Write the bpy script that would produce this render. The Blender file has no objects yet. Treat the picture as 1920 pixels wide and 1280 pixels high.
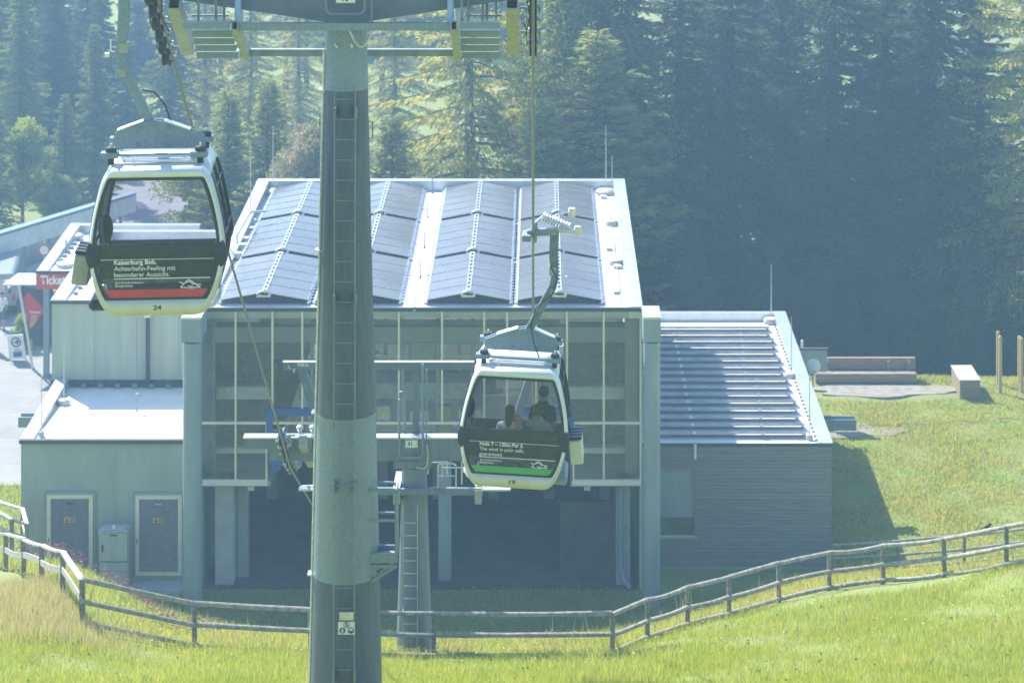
import bpy, bmesh, math, random
import numpy as np
from mathutils import Vector, Matrix, Euler

R = math.radians
rng = np.random.default_rng(7)
random.seed(7)
sc = bpy.context.scene

# ---------------------------------------------------------------- camera, sky, sun, exposure
CAM_H = 31.0           # metres above the valley floor
FPX, CX, CY = 4300.0, 1015.0, -600.0     # focal length and principal point of the 1920x1280 photograph
cam_d = bpy.data.cameras.new('camera')
cam = bpy.data.objects.new('camera', cam_d)
sc.collection.objects.link(cam)
cam.location = (0, 0, CAM_H)
cam.rotation_euler = (R(90), 0, 0)
cam_d.sensor_fit = 'HORIZONTAL'
cam_d.sensor_width = 36.0
cam_d.lens = FPX / 1920 * 36
cam_d.shift_x = (960 - CX) / 1920
cam_d.shift_y = -(640 - CY) / 1920
cam_d.clip_start = 0.5
cam_d.clip_end = 3000
cam_d.dof.use_dof = True
cam_d.dof.focus_distance = 50
cam_d.dof.aperture_fstop = 1.6
sc.camera = cam

SUN_TO = Vector((-0.61, 0.80, 1.0)).normalized()      # towards the sun
world = bpy.data.worlds.new('World')
sc.world = world
world.use_nodes = True
wn = world.node_tree
sky = wn.nodes.new('ShaderNodeTexSky')
sky.sky_type = 'NISHITA'
sky.sun_disc = False
sky.sun_elevation = math.asin(SUN_TO.z)
sky.sun_rotation = math.atan2(SUN_TO.x, SUN_TO.y)
sky.altitude = 1000
sky.dust_density = 0.7
sky.ozone_density = 2.2
wn.links.new(sky.outputs[0], wn.nodes['Background'].inputs[0])
wn.nodes['Background'].inputs[1].default_value = 0.13
sun_d = bpy.data.lights.new('sun', 'SUN')
sun_d.energy = 4.2
sun_d.angle = R(0.53)
sun_d.color = (1.0, 0.965, 0.90)
sun = bpy.data.objects.new('sun', sun_d)
sc.collection.objects.link(sun)
sun.location = (-40, 60, 90)
sun.rotation_euler = SUN_TO.to_track_quat('Z', 'Y').to_euler()

vs = sc.view_settings
vs.view_transform = 'Standard'
vs.look = 'None'
vs.exposure = 1.4
vs.gamma = 1.0
vs.use_curve_mapping = False
sc.cycles.use_denoising = True
sc.cycles.max_bounces = 7
sc.cycles.diffuse_bounces = 3
sc.cycles.glossy_bounces = 3
sc.cycles.transmission_bounces = 5
sc.cycles.transparent_max_bounces = 24
sc.cycles.volume_bounces = 1
sc.cycles.caustics_reflective = False
sc.cycles.caustics_refractive = False

HAZE_DENSITY = 0.00125

# ---------------------------------------------------------------- helpers
COL = sc.collection

def at(px, py, d):
    """a point of the place, from the photograph's pixel and its distance"""
    return Vector(((px - CX) * d / FPX, d, CAM_H - (py - CY) * d / FPX))

def X(px, d):
    return (px - CX) * d / FPX

def Z(py, d):
    return CAM_H - (py - CY) * d / FPX

MATS = {}

def mat(name, color, rough=0.6, metal=0.0, var=0.12, scale=3.0, bump=0.0, bscale=30.0, stretch=(1, 1, 1), color2=None, spec=0.5, trans=0.0, lo=0.35, hi=0.65, detail=5.0):
    """principled material, colour broken up by noise over the place's own coordinates"""
    m = bpy.data.materials.new(name)
    m.use_nodes = True
    nt = m.node_tree
    p = nt.nodes['Principled BSDF']
    p.inputs['Roughness'].default_value = rough
    p.inputs['Metallic'].default_value = metal
    p.inputs['Specular IOR Level'].default_value = spec
    c = Vector(color)
    c2 = Vector(color2) if color2 is not None else c * (1 - var * 1.5)
    c1 = c if color2 is not None else c * (1 + var * 0.6)
    geo = nt.nodes.new('ShaderNodeNewGeometry')
    mp = nt.nodes.new('ShaderNodeVectorMath')
    mp.operation = 'MULTIPLY'
    mp.inputs[1].default_value = stretch
    nt.links.new(geo.outputs['Position'], mp.inputs[0])
    nz = nt.nodes.new('ShaderNodeTexNoise')
    nz.inputs['Scale'].default_value = scale
    nz.inputs['Detail'].default_value = detail
    nz.inputs['Roughness'].default_value = 0.6
    nt.links.new(mp.outputs[0], nz.inputs['Vector'])
    rp = nt.nodes.new('ShaderNodeValToRGB')
    rp.color_ramp.elements[0].position = lo
    rp.color_ramp.elements[1].position = hi
    rp.color_ramp.elements[0].color = (*c2, 1)
    rp.color_ramp.elements[1].color = (*c1, 1)
    nt.links.new(nz.outputs[0], rp.inputs[0])
    nt.links.new(rp.outputs[0], p.inputs['Base Color'])
    if bump:
        nb = nt.nodes.new('ShaderNodeTexNoise')
        nb.inputs['Scale'].default_value = bscale
        nb.inputs['Detail'].default_value = 4
        nt.links.new(mp.outputs[0], nb.inputs['Vector'])
        b = nt.nodes.new('ShaderNodeBump')
        b.inputs['Strength'].default_value = bump
        b.inputs['Distance'].default_value = 0.05
        nt.links.new(nb.outputs[0], b.inputs['Height'])
        nt.links.new(b.outputs[0], p.inputs['Normal'])
    if trans:
        tr = nt.nodes.new('ShaderNodeBsdfTranslucent')
        mx = nt.nodes.new('ShaderNodeMixShader')
        mx.inputs[0].default_value = trans
        br = nt.nodes.new('ShaderNodeVectorMath')      # light coming through a leaf is brighter and yellower than off it
        br.operation = 'MULTIPLY'
        br.inputs[1].default_value = (1.75, 1.6, 1.0)
        nt.links.new(rp.outputs[0], br.inputs[0])
        nt.links.new(br.outputs[0], tr.inputs[0])
        nt.links.new(p.outputs[0], mx.inputs[1])
        nt.links.new(tr.outputs[0], mx.inputs[2])
        nt.links.new(mx.outputs[0], nt.nodes['Material Output'].inputs[0])
    MATS[name] = m
    return m

def glass(name, tint, rough=0.02, refl=1.0):
    """a thin pane: tinted see-through with mirror reflection by Fresnel"""
    m = bpy.data.materials.new(name)
    m.use_nodes = True
    nt = m.node_tree
    nt.nodes.remove(nt.nodes['Principled BSDF'])
    t = nt.nodes.new('ShaderNodeBsdfTransparent')
    t.inputs[0].default_value = (*tint, 1)
    g = nt.nodes.new('ShaderNodeBsdfGlossy')
    g.inputs['Roughness'].default_value = rough
    fr = nt.nodes.new('ShaderNodeFresnel')
    fr.inputs[0].default_value = 1.5
    mu = nt.nodes.new('ShaderNodeMath')
    mu.operation = 'MULTIPLY'
    mu.inputs[1].default_value = refl
    mx = nt.nodes.new('ShaderNodeMixShader')
    nt.links.new(fr.outputs[0], mu.inputs[0])
    nt.links.new(mu.outputs[0], mx.inputs[0])
    nt.links.new(t.outputs[0], mx.inputs[1])
    nt.links.new(g.outputs[0], mx.inputs[2])
    nt.links.new(mx.outputs[0], nt.nodes['Material Output'].inputs[0])
    MATS[name] = m
    return m

def tag(o, label=None, cat=None, group=None, kind=None):
    if label: o['label'] = label
    if cat: o['category'] = cat
    if group: o['group'] = group
    if kind: o['kind'] = kind
    return o

def root(name, label, cat, loc=(0, 0, 0), group=None, rot=(0, 0, 0)):
    o = bpy.data.objects.new(name, None)
    COL.objects.link(o)
    o.location = loc
    o.rotation_euler = rot
    o.empty_display_size = 0.2
    tag(o, label, cat, group)
    return o

def link(name, me, parent=None, loc=(0, 0, 0), rot=(0, 0, 0), scale=(1, 1, 1)):
    o = bpy.data.objects.new(name, me)
    COL.objects.link(o)
    o.location = loc
    o.rotation_euler = rot
    o.scale = scale
    if parent: o.parent = parent
    return o

def base_of(o):
    v = Vector((0, 0, 0))
    while o is not None:
        v += o.location
        o = o.parent
    return v

def copy_tree(o, parent=None):
    c = o.copy()
    COL.objects.link(c)
    c.parent = parent
    for ch in list(o.children):
        copy_tree(ch, c)
    return c

class MB:
    """collects simple solids; build() links them as one mesh object"""
    def __init__(s):
        s.v = []
        s.f = []
        s.mi = []
        s.cur = 0
        s.starts = []

    def add(s, vs_, fs):
        n = len(s.v)
        s.starts.append((n, len(s.f)))
        s.v += [tuple(v) for v in vs_]
        for f in fs:
            s.f.append(tuple(i + n for i in f))
            s.mi.append(s.cur)
        return s

    def box(s, x0, x1, y0, y1, z0, z1, M=None):
        vs_ = [Vector((x, y, z)) for z in (z0, z1) for y in (y0, y1) for x in (x0, x1)]
        if M is not None: vs_ = [M @ v for v in vs_]
        return s.add(vs_, [(0, 2, 3, 1), (4, 5, 7, 6), (0, 1, 5, 4), (2, 6, 7, 3), (0, 4, 6, 2), (1, 3, 7, 5)])

    def cbox(s, c, sx, sy, sz, M=None):
        return s.box(c[0] - sx / 2, c[0] + sx / 2, c[1] - sy / 2, c[1] + sy / 2, c[2] - sz / 2, c[2] + sz / 2, M)

    def bar(s, a, b, w, h, up=(0, 0, 1)):
        """square bar from a to b, w across and h along up"""
        a, b = Vector(a), Vector(b)
        t = (b - a).normalized()
        u = Vector(up)
        x = t.cross(u)
        if x.length < 1e-4: x = t.cross(Vector((0, 1, 0)))
        x.normalize()
        y = x.cross(t).normalized()
        vs_ = []
        for p in (a, b):
            for i, j in ((-1, -1), (1, -1), (1, 1), (-1, 1)):
                vs_.append(p + x * (i * w / 2) + y * (j * h / 2))
        return s.add(vs_, [(0, 3, 2, 1), (4, 5, 6, 7), (0, 1, 5, 4), (1, 2, 6, 5), (2, 3, 7, 6), (3, 0, 4, 7)])

    def tube(s, pts, r, n=8, cap=True):
        """round tube along points; r a number or one per point"""
        pts = [Vector(p) for p in pts]
        rs = r if isinstance(r, (list, tuple)) else [r] * len(pts)
        rings = []
        ref = None
        for i, p in enumerate(pts):
            a = pts[max(0, i - 1)]
            b = pts[min(len(pts) - 1, i + 1)]
            t = (b - a).normalized()
            if ref is None:
                ref = Vector((0, 0, 1)) if abs(t.z) < 0.9 else Vector((0, 1, 0))
            x = t.cross(ref).normalized()
            y = x.cross(t).normalized()
            ref = y
            rings.append([p + (x * math.cos(k * 2 * math.pi / n) + y * math.sin(k * 2 * math.pi / n)) * rs[i] for k in range(n)])
        vs_ = [v for rg in rings for v in rg]
        fs = []
        for i in range(len(rings) - 1):
            for k in range(n):
                k2 = (k + 1) % n
                fs.append((i * n + k, i * n + k2, (i + 1) * n + k2, (i + 1) * n + k))
        if cap:
            fs.append(tuple(range(n - 1, -1, -1)))
            fs.append(tuple((len(rings) - 1) * n + k for k in range(n)))
        return s.add(vs_, fs)

    def prism(s, poly, d0, d1, axes='xz'):
        """polygon (list of 2-tuples in axes) extruded along the third axis d0..d1"""
        n = len(poly)
        def P(a, b, c):
            if axes == 'xz': return (a, c, b)
            if axes == 'yz': return (c, a, b)
            return (a, b, c)
        vs_ = [P(a, b, d0) for a, b in poly] + [P(a, b, d1) for a, b in poly]
        fs = [tuple(range(n)), tuple(range(2 * n - 1, n - 1, -1))]
        for k in range(n):
            k2 = (k + 1) % n
            fs.append((k, n + k, n + k2, k2))
        return s.add(vs_, fs)

    def lathe(s, prof, c, n=16, axis=(0, 0, 1)):
        """profile of (radius, height) turned about axis through c"""
        q = Vector(axis).to_track_quat('Z', 'Y').to_matrix()
        c = Vector(c)
        vs_ = []
        for r, h in prof:
            for k in range(n):
                a = k * 2 * math.pi / n
                vs_.append(c + q @ Vector((r * math.cos(a), r * math.sin(a), h)))
        fs = []
        for i in range(len(prof) - 1):
            for k in range(n):
                k2 = (k + 1) % n
                fs.append((i * n + k, i * n + k2, (i + 1) * n + k2, (i + 1) * n + k))
        fs.append(tuple(range(n - 1, -1, -1)))
        fs.append(tuple((len(prof) - 1) * n + k for k in range(n)))
        return s.add(vs_, fs)

    def quad(s, a, b, c, d):
        return s.add([a, b, c, d], [(0, 1, 2, 3)])

    def mesh(s, name, mats, rel=Vector((0, 0, 0)), smooth=False, bevel=0.0):
        me = bpy.data.meshes.new(name)
        me.from_pydata([(v[0] - rel[0], v[1] - rel[1], v[2] - rel[2]) for v in s.v], [], s.f)
        for m in (mats if isinstance(mats, (list, tuple)) else [mats]):
            me.materials.append(m)
        if any(s.mi): me.polygons.foreach_set('material_index', s.mi)
        bm = bmesh.new()
        bm.from_mesh(me)
        bmesh.ops.recalc_face_normals(bm, faces=bm.faces)
        if bevel:
            es = [e for e in bm.edges if len(e.link_faces) == 2 and e.calc_face_angle(0) > 0.6]
            bmesh.ops.bevel(bm, geom=es, offset=bevel, segments=1, affect='EDGES', clamp_overlap=True)
        bm.to_mesh(me)
        bm.free()
        if smooth:
            me.polygons.foreach_set('use_smooth', [True] * len(me.polygons))
            try: me.set_sharp_from_angle(angle=R(40))
            except Exception: pass
        me.update()
        return me

    def each(s, name, mats, parent=None, local=False, smooth=False, bevel=0.0):
        """like build, but every solid becomes a part of its own"""
        ends = s.starts[1:] + [(len(s.v), len(s.f))]
        for (v0, f0), (v1, f1) in zip(s.starts, ends):
            q = MB()
            q.v = s.v[v0:v1]
            q.f = [tuple(i - v0 for i in f) for f in s.f[f0:f1]]
            q.mi = s.mi[f0:f1]
            q.build(name, mats, parent, local, smooth, bevel)

    def small(s, name, mats, parent=None, local=False, smooth=False):
        """pieces too small to pick apart: one part of kind stuff"""
        o = s.build(name, mats, parent, local, smooth)
        o['kind'] = 'stuff'
        return o

    def build(s, name, mats, parent=None, local=False, smooth=False, bevel=0.0):
        rel = Vector((0, 0, 0)) if (local or parent is None) else base_of(parent)
        return link(name, s.mesh(name, mats, rel, smooth, bevel), parent)

def np_mesh(name, verts, faces, m):
    """bulk mesh from arrays: verts (n,3), faces (k,3) or (k,4)"""
    me = bpy.data.meshes.new(name)
    nv, nf, k = len(verts), len(faces), faces.shape[1]
    me.vertices.add(nv)
    me.vertices.foreach_set('co', np.ascontiguousarray(verts, dtype=np.float32).ravel())
    me.loops.add(nf * k)
    me.loops.foreach_set('vertex_index', np.ascontiguousarray(faces, dtype=np.int32).ravel())
    me.polygons.add(nf)
    me.polygons.foreach_set('loop_start', np.arange(0, nf * k, k, dtype=np.int32))
    me.polygons.foreach_set('loop_total', np.full(nf, k, dtype=np.int32))
    me.materials.append(m)
    me.update(calc_edges=True)
    return me

def text(name, body, width, m, parent, loc, rot=(R(90), 0, 0), height=None, weight=0.0, align='LEFT'):
    """flat lettering as a mesh, scaled to a width (and height)"""
    cu = bpy.data.curves.new(name, 'FONT')
    cu.body = body
    cu.size = 1.0
    cu.offset = weight
    cu.resolution_u = 3
    to = bpy.data.objects.new(name, cu)
    COL.objects.link(to)
    dg = bpy.context.evaluated_depsgraph_get()
    me = bpy.data.meshes.new_from_object(to.evaluated_get(dg))
    bpy.data.objects.remove(to)
    bpy.data.curves.remove(cu)
    xs = [v.co.x for v in me.vertices]
    ys = [v.co.y for v in me.vertices]
    w0 = max(xs) - min(xs)
    sx = width / w0
    sy = sx if height is None else height / (max(ys) - min(ys))
    ox = min(xs) if align == 'LEFT' else (min(xs) + max(xs)) / 2
    for v in me.vertices:
        v.co = ((v.co.x - ox) * sx, v.co.y * sy, 0)
    me.materials.clear()
    me.materials.append(m)
    me.name = name
    return link(name, me, parent, loc, rot)

# ---------------------------------------------------------------- materials
M = MATS
mat('steel_light', (0.225, 0.295, 0.345), 0.5, 0.3, 0.12, 26, 0.08, 60, lo=0.3, hi=0.7, stretch=(1, 1, .6))
mat('steel_weathered', (0.112, 0.143, 0.175), 0.6, 0.25, 0.12, 5, 0.1, 40, stretch=(3, 3, 0.4))
mat('steel_dull', (0.24, 0.29, 0.31), 0.55, 0.3, 0.15, 4)
mat('steel_bright', (0.58, 0.62, 0.62), 0.38, 0.6, 0.15, 12)
mat('steel_cream', (0.37, 0.39, 0.33), 0.55, 0.1, 0.12, 6)
mat('grating', (0.55, 0.60, 0.60), 0.4, 0.5, 0.3, 60)
mat('beam_paint', (0.15, 0.19, 0.245), 0.5, 0.1, 0.1, 3)
mat('tower_paint', (0.175, 0.215, 0.265), 0.5, 0.15, 0.12, 4, stretch=(2, 2, 0.4))
mat('arm_dark', (0.15, 0.21, 0.21), 0.5, 0.3, 0.2, 6)
mat('rope_steel', (0.26, 0.275, 0.285), 0.42, 0.6, 0.3, 80)
mat('rubber', (0.025, 0.03, 0.035), 0.6, 0, 0.2, 10)
mat('black_plastic', (0.02, 0.025, 0.03), 0.45, 0, 0.2, 8)
mat('cabin_paint', (0.72, 0.76, 0.76), 0.28, 0.15, 0.05, 3)
mat('cabin_cream', (0.62, 0.63, 0.53), 0.32, 0.1, 0.05, 3)
mat('seat_green', (0.055, 0.08, 0.08), 0.7, 0, 0.2, 6)
mat('seat_grey', (0.22, 0.24, 0.24), 0.7, 0, 0.2, 6)
mat('red_paint', (0.58, 0.05, 0.045), 0.45, 0, 0.08, 3)
mat('sign_red', (0.60, 0.045, 0.05), 0.45, 0, 0.06, 3)
mat('green_paint', (0.09, 0.42, 0.08), 0.45, 0, 0.08, 3)
mat('white_paint', (0.78, 0.79, 0.78), 0.5, 0, 0.05, 4)
mat('print_white', (0.85, 0.86, 0.86), 0.5, 0, 0.02, 4)
mat('print_dark', (0.03, 0.035, 0.04), 0.5, 0, 0.05, 4)
mat('print_blue', (0.04, 0.07, 0.22), 0.5, 0, 0.05, 4)
mat('yellow_plate', (0.62, 0.40, 0.04), 0.5, 0, 0.1, 8)
mat('green_render', (0.40, 0.45, 0.395), 0.8, 0, 0.10, 1.1, 0.2, 60, color2=(0.29, 0.335, 0.30), stretch=(1.6, 1, 0.35), lo=.25, hi=.7)
mat('green_panel', (0.46, 0.50, 0.415), 0.6, 0, 0.08, 1.6, color2=(0.36, 0.40, 0.34), stretch=(2.5, 1, 0.2), lo=.25, hi=.7)
mat('fascia_dark', (0.055, 0.065, 0.075), 0.5, 0.2, 0.1, 4)
mat('parapet_metal', (0.55, 0.60, 0.62), 0.35, 0.55, 0.08, 2)
mat('membrane_white', (0.80, 0.79, 0.79), 0.7, 0, 0.05, 1.2, color2=(0.72, 0.71, 0.72))
mat('concrete', (0.42, 0.46, 0.46), 0.85, 0, 0.12, 1.6, 0.2, 40)
mat('column_paint', (0.30, 0.36, 0.38), 0.6, 0.1, 0.10, 1.5, stretch=(1, 1, 0.3))
mat('concrete_block', (0.50, 0.49, 0.45), 0.9, 0, 0.15, 8)
mat('mullion', (0.80, 0.73, 0.56), 0.5, 0, 0.06, 3)
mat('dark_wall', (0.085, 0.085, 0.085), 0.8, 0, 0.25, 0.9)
mat('brown_wall', (0.21, 0.215, 0.20), 0.85, 0, 0.15, 6, 0.2, 20)
mat('inner_beam', (0.74, 0.80, 0.77), 0.7, 0, 0.1, 2)
mat('machine_blue', (0.40, 0.52, 0.68), 0.5, 0.1, 0.1, 3)
mat('machine_pale', (0.80, 0.82, 0.82), 0.5, 0.1, 0.1, 3)
mat('guide_blue', (0.035, 0.10, 0.33), 0.5, 0, 0.1, 4)
mat('rust_board', (0.38, 0.20, 0.11), 0.8, 0, 0.2, 5)
mat('louvre', (0.235, 0.225, 0.21), 0.55, 0.3, 0.1, 5)
mat('cabinet_paint', (0.42, 0.47, 0.45), 0.6, 0, 0.10, 3, stretch=(3, 3, 0.6))
mat('solar_cell', (0.125, 0.12, 0.115), 0.25, 0, 0.25, 0.35, spec=0.45, lo=.3, hi=.7)
mat('alu', (0.66, 0.68, 0.70), 0.35, 0.7, 0.08, 6)
mat('collector', (0.52, 0.53, 0.55), 0.45, 0.1, 0.15, 1.3)
mat('collector_tube', (0.42, 0.42, 0.43), 0.35, 0.4, 0.25, 2.0, spec=0.8)
mat('timber_grey', (0.23, 0.23, 0.235), 0.85, 0, 0.16, 2.6, 0.3, 30, stretch=(0.6, 4, 14))
mat('timber_grey_light', (0.255, 0.255, 0.26), 0.85, 0, 0.16, 2.6, 0.3, 30, stretch=(0.6, 4, 14))
mat('timber_brown', (0.33, 0.235, 0.17), 0.8, 0, 0.25, 3, 0.2, 30, stretch=(0.5, 4, 10))
mat('timber_new', (0.60, 0.42, 0.17), 0.7, 0, 0.15, 5, 0.2, 40, stretch=(8, 8, 0.7))
mat('fence_wood', (0.46, 0.43, 0.37), 0.9, 0, 0.35, 6, 0.5, 40, color2=(0.24, 0.22, 0.18))
mat('fence_post', (0.27, 0.235, 0.19), 0.9, 0, 0.3, 6, 0.4, 40)
mat('fence_board', (0.55, 0.52, 0.46), 0.9, 0, 0.3, 7, 0.5, 40, color2=(0.36, 0.33, 0.28))
mat('asphalt_pale', (0.30, 0.29, 0.27), 0.95, 0, 0.12, 0.6, 0.3, 50, color2=(0.21, 0.205, 0.20), lo=.25, hi=.7, detail=8)
mat('gravel', (0.36, 0.32, 0.28), 0.95, 0, 0.2, 3, 0.8, 60, color2=(0.22, 0.21, 0.14), lo=.3, hi=.6, detail=9)
mat('grass_ground', (0.20, 0.25, 0.045), 0.95, 0, 0.2, 0.5, 0.5, 14, color2=(0.19, 0.20, 0.065))
mat('grass_blade', (0.175, 0.25, 0.024), 0.7, 0, 0.2, 2.2, color2=(0.29, 0.31, 0.055), detail=8, lo=.3, hi=.7, trans=0.5, spec=0.2)
mat('grass_tall', (0.26, 0.31, 0.06), 0.7, 0, 0.2, 2.2, color2=(0.38, 0.34, 0.13), trans=0.5, spec=0.2)
mat('meadow_blade', (0.22, 0.29, 0.045), 0.7, 0, 0.2, 0.6, color2=(0.33, 0.31, 0.10), detail=8, trans=0.5, spec=0.2)
mat('dry_grass_blade', (0.36, 0.29, 0.22), 0.8, 0, 0.2, 2.0, color2=(0.27, 0.28, 0.12), trans=0.45, spec=0.2)
mat('seed_head', (0.48, 0.38, 0.24), 0.8, 0, 0.2, 2.0, trans=0.3)
mat('flower_yellow', (0.70, 0.52, 0.03), 0.7, 0, 0.15, 3.0, trans=0.3)
mat('flower_white', (0.70, 0.70, 0.62), 0.7, 0, 0.1, 3.0, trans=0.3)
mat('flower_purple', (0.28, 0.13, 0.24), 0.7, 0, 0.2, 3.0, trans=0.3)
mat('orange_tape', (0.75, 0.33, 0.05), 0.6, 0, 0.1, 3)
mat('bark', (0.10, 0.08, 0.065), 0.95, 0, 0.35, 4, 0.6, 14, stretch=(2, 2, 0.5))
mat('bark_pale', (0.26, 0.20, 0.15), 0.95, 0, 0.35, 4, 0.6, 14, stretch=(2, 2, 0.5))
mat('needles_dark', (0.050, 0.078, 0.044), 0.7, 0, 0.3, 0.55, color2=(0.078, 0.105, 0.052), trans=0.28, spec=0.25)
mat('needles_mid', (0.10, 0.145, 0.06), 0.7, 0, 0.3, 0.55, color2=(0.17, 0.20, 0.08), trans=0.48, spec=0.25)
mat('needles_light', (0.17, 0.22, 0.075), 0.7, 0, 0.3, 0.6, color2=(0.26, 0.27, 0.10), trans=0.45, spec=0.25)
mat('larch_needles', (0.27, 0.31, 0.09), 0.7, 0, 0.3, 0.6, color2=(0.37, 0.34, 0.12), trans=0.45, spec=0.25)
mat('leaves_yellow', (0.28, 0.32, 0.05), 0.65, 0, 0.3, 0.9, color2=(0.14, 0.19, 0.045), trans=0.45, spec=0.3)
mat('leaves_green', (0.14, 0.19, 0.06), 0.65, 0, 0.3, 0.8, color2=(0.23, 0.27, 0.085), trans=0.4, spec=0.3)
mat('leaves_blossom', (0.36, 0.30, 0.25), 0.7, 0, 0.3, 1.2, color2=(0.14, 0.16, 0.08), trans=0.35, spec=0.2)
mat('skin', (0.55, 0.34, 0.24), 0.5, 0, 0.05, 10)
mat('hair_dark', (0.035, 0.022, 0.018), 0.6, 0, 0.2, 40)
mat('hair_brown', (0.07, 0.045, 0.03), 0.6, 0, 0.2, 40)
mat('weed_leaf', (0.11, 0.175, 0.035), 0.6, 0, 0.2, 3.0, trans=0.4)
mat('cloth_white', (0.85, 0.84, 0.85), 0.85, 0, 0.06, 10)
mat('cloth_pale_green', (0.42, 0.50, 0.44), 0.85, 0, 0.08, 10)
mat('cloth_grey', (0.14, 0.15, 0.17), 0.85, 0, 0.1, 10)
mat('cloth_navy', (0.03, 0.04, 0.08), 0.85, 0, 0.1, 10)
mat('cloth_orange', (0.62, 0.30, 0.20), 0.85, 0, 0.08, 10)
mat('cloth_red', (0.45, 0.07, 0.06), 0.85, 0, 0.08, 10)
mat('van_paint', (0.30, 0.32, 0.34), 0.35, 0.3, 0.05, 4)
mat('bird_black', (0.02, 0.02, 0.022), 0.6, 0, 0.1, 30)
glass('cabin_glass', (0.86, 0.85, 0.92), 0.02, 1.2)
glass('cabin_glass_dark', (0.30, 0.33, 0.37), 0.03, 1.0)
glass('facade_glass', (0.975, 0.99, 0.995), 0.01, 0.9)
glass('window_glass', (0.18, 0.22, 0.22), 0.01, 12.0)
# ---------------------------------------------------------------- ground
# fence posts of the front fence: (pixel, base pixel row, distance)
FENCE_L = [(-34, 1060, 66.5), (11, 1069, 64.5), (45, 1081, 62.0), (78, 1095, 59.5), (118, 1112, 56.5), (154, 1170, 53.0)]
FENCE_C = [(154, 1170, 53.0), (365, 1212, 55.0), (583, 1222, 56.0), (812, 1230, 56.0), (1148, 1228, 57.0)]
FENCE_R = [(1148, 1228, 57.0), (1213, 1200, 58.0), (1289, 1174, 59.0), (1366, 1155, 60.0), (1460, 1127, 61.5), (1555, 1105, 62.5), (1656, 1092, 63.0), (1771, 1080, 62.0), (1887, 1060, 60.0), (2000, 1043, 58.5), (2115, 1028, 57.5), (2230, 1015, 57.0)]
_f = FENCE_L[:-1] + FENCE_C[:-1] + FENCE_R
FX = np.array([X(p, d) for p, y, d in _f])
FD = np.array([d for p, y, d in _f])
FZ = np.array([Z(y, d) for p, y, d in _f])
CRX = np.array([-24, -20, -16.5, -14.5, -12.9, -10.6, -8.3, -5.6, -2.6, 1.76, 7.85, 12.2, 20.0])
CRD = np.array([72, 72, 72, 70.5, 69, 66, 64, 64, 64, 65, 70, 70, 70.0])
CRZ = np.array([2.6, 2.8, 3.4, 3.9, 3.7, 3.4, 4.2, 4.04, 3.98, 3.6, 3.3, 3.75, 3.9])
TOX = np.array([-30, -20, -17.7, -16.5, -10.6, -8.3, -2.6, 4, 7.85, 12, 20.0])
TOD = np.array([86, 84, 79, 76.0, 75.5, 74.5, 74, 75, 78.5, 79.5, 80.0])

def H0(x, y):
    x = np.asarray(x, float)
    y = np.asarray(y, float)
    df, zf = np.interp(x, FX, FD), np.interp(x, FX, FZ)
    dc, zc = np.interp(x, CRX, CRD), np.interp(x, CRX, CRZ)
    dt = np.interp(x, TOX, TOD)
    z = np.where(y < 20, 20.3 + (20 - y) * 0.395, 0.0)
    z = np.where(y < -20, 20.3 + 40 * 0.395 + (-20 - y) * 0.2, z)
    z = np.where((y >= 20) & (y < 45), 20.3 + (y - 20) / 25 * (11.3 - 20.3), z)
    z = np.where((y >= 45) & (y < df), 11.3 + (y - 45) / (df - 45) * (zf - 11.3), z)
    z = np.where((y >= df) & (y < dc), zf + (y - df) / (dc - df) * (zc - zf), z)
    z = np.where((y >= dc) & (y < dt), zc + (y - dc) / (dt - dc) * (0 - zc), z)
    side = np.clip((x - 5) / 4, 0, 1)
    drop = -4.0 * np.clip((y - 102.6) / 4.5, 0, 1) * np.clip((185 - y) / 40, 0, 1)
    z = np.where(y >= 102.6, side * drop, z)
    z = z + np.where(y > 235, (y - 235) * 0.16, 0)
    return z

def H(x, y):
    return (H0(x, y - 0.9) + H0(x, y) * 2 + H0(x, y + 0.9)) / 4

def hz(x, y):
    return float(H(np.array([x]), np.array([y]))[0])

def axis_steps(segs):
    out = []
    for a, b, st in segs:
        out.append(np.arange(a, b, st))
    out.append(np.array([segs[-1][1]]))
    return np.concatenate(out)

gx = axis_steps([(-240, -60, 12), (-60, -28, 2), (-28, 26, 0.5), (26, 60, 2), (60, 240, 12)])
gy = axis_steps([(-70, 16, 4), (16, 110, 0.5), (110, 160, 1.5), (160, 300, 5), (300, 480, 12)])
GX, GY = np.meshgrid(gx, gy)
GZ = H(GX.ravel(), GY.ravel())
bump = 0.05 * np.sin(GX.ravel() * 1.7 + np.sin(GY.ravel() * 0.9)) * np.cos(GY.ravel() * 1.3 + 0.5 * np.sin(GX.ravel()))
GZ = GZ + np.where((GY.ravel() < 74) | (GX.ravel() > 10.5), bump, 0)
nx, ny = len(gx), len(gy)
idx = np.arange(nx * ny).reshape(ny, nx)
gf = np.stack([idx[:-1, :-1].ravel(), idx[:-1, 1:].ravel(), idx[1:, 1:].ravel(), idx[1:, :-1].ravel()], 1)
gme = np_mesh('ground', np.stack([GX.ravel(), GY.ravel(), GZ], 1), gf, M['grass_ground'])
gme.polygons.foreach_set('use_smooth', np.ones(len(gf), bool))
tag(link('ground', gme), 'grass covered valley floor and hillside', kind='structure')

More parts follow.
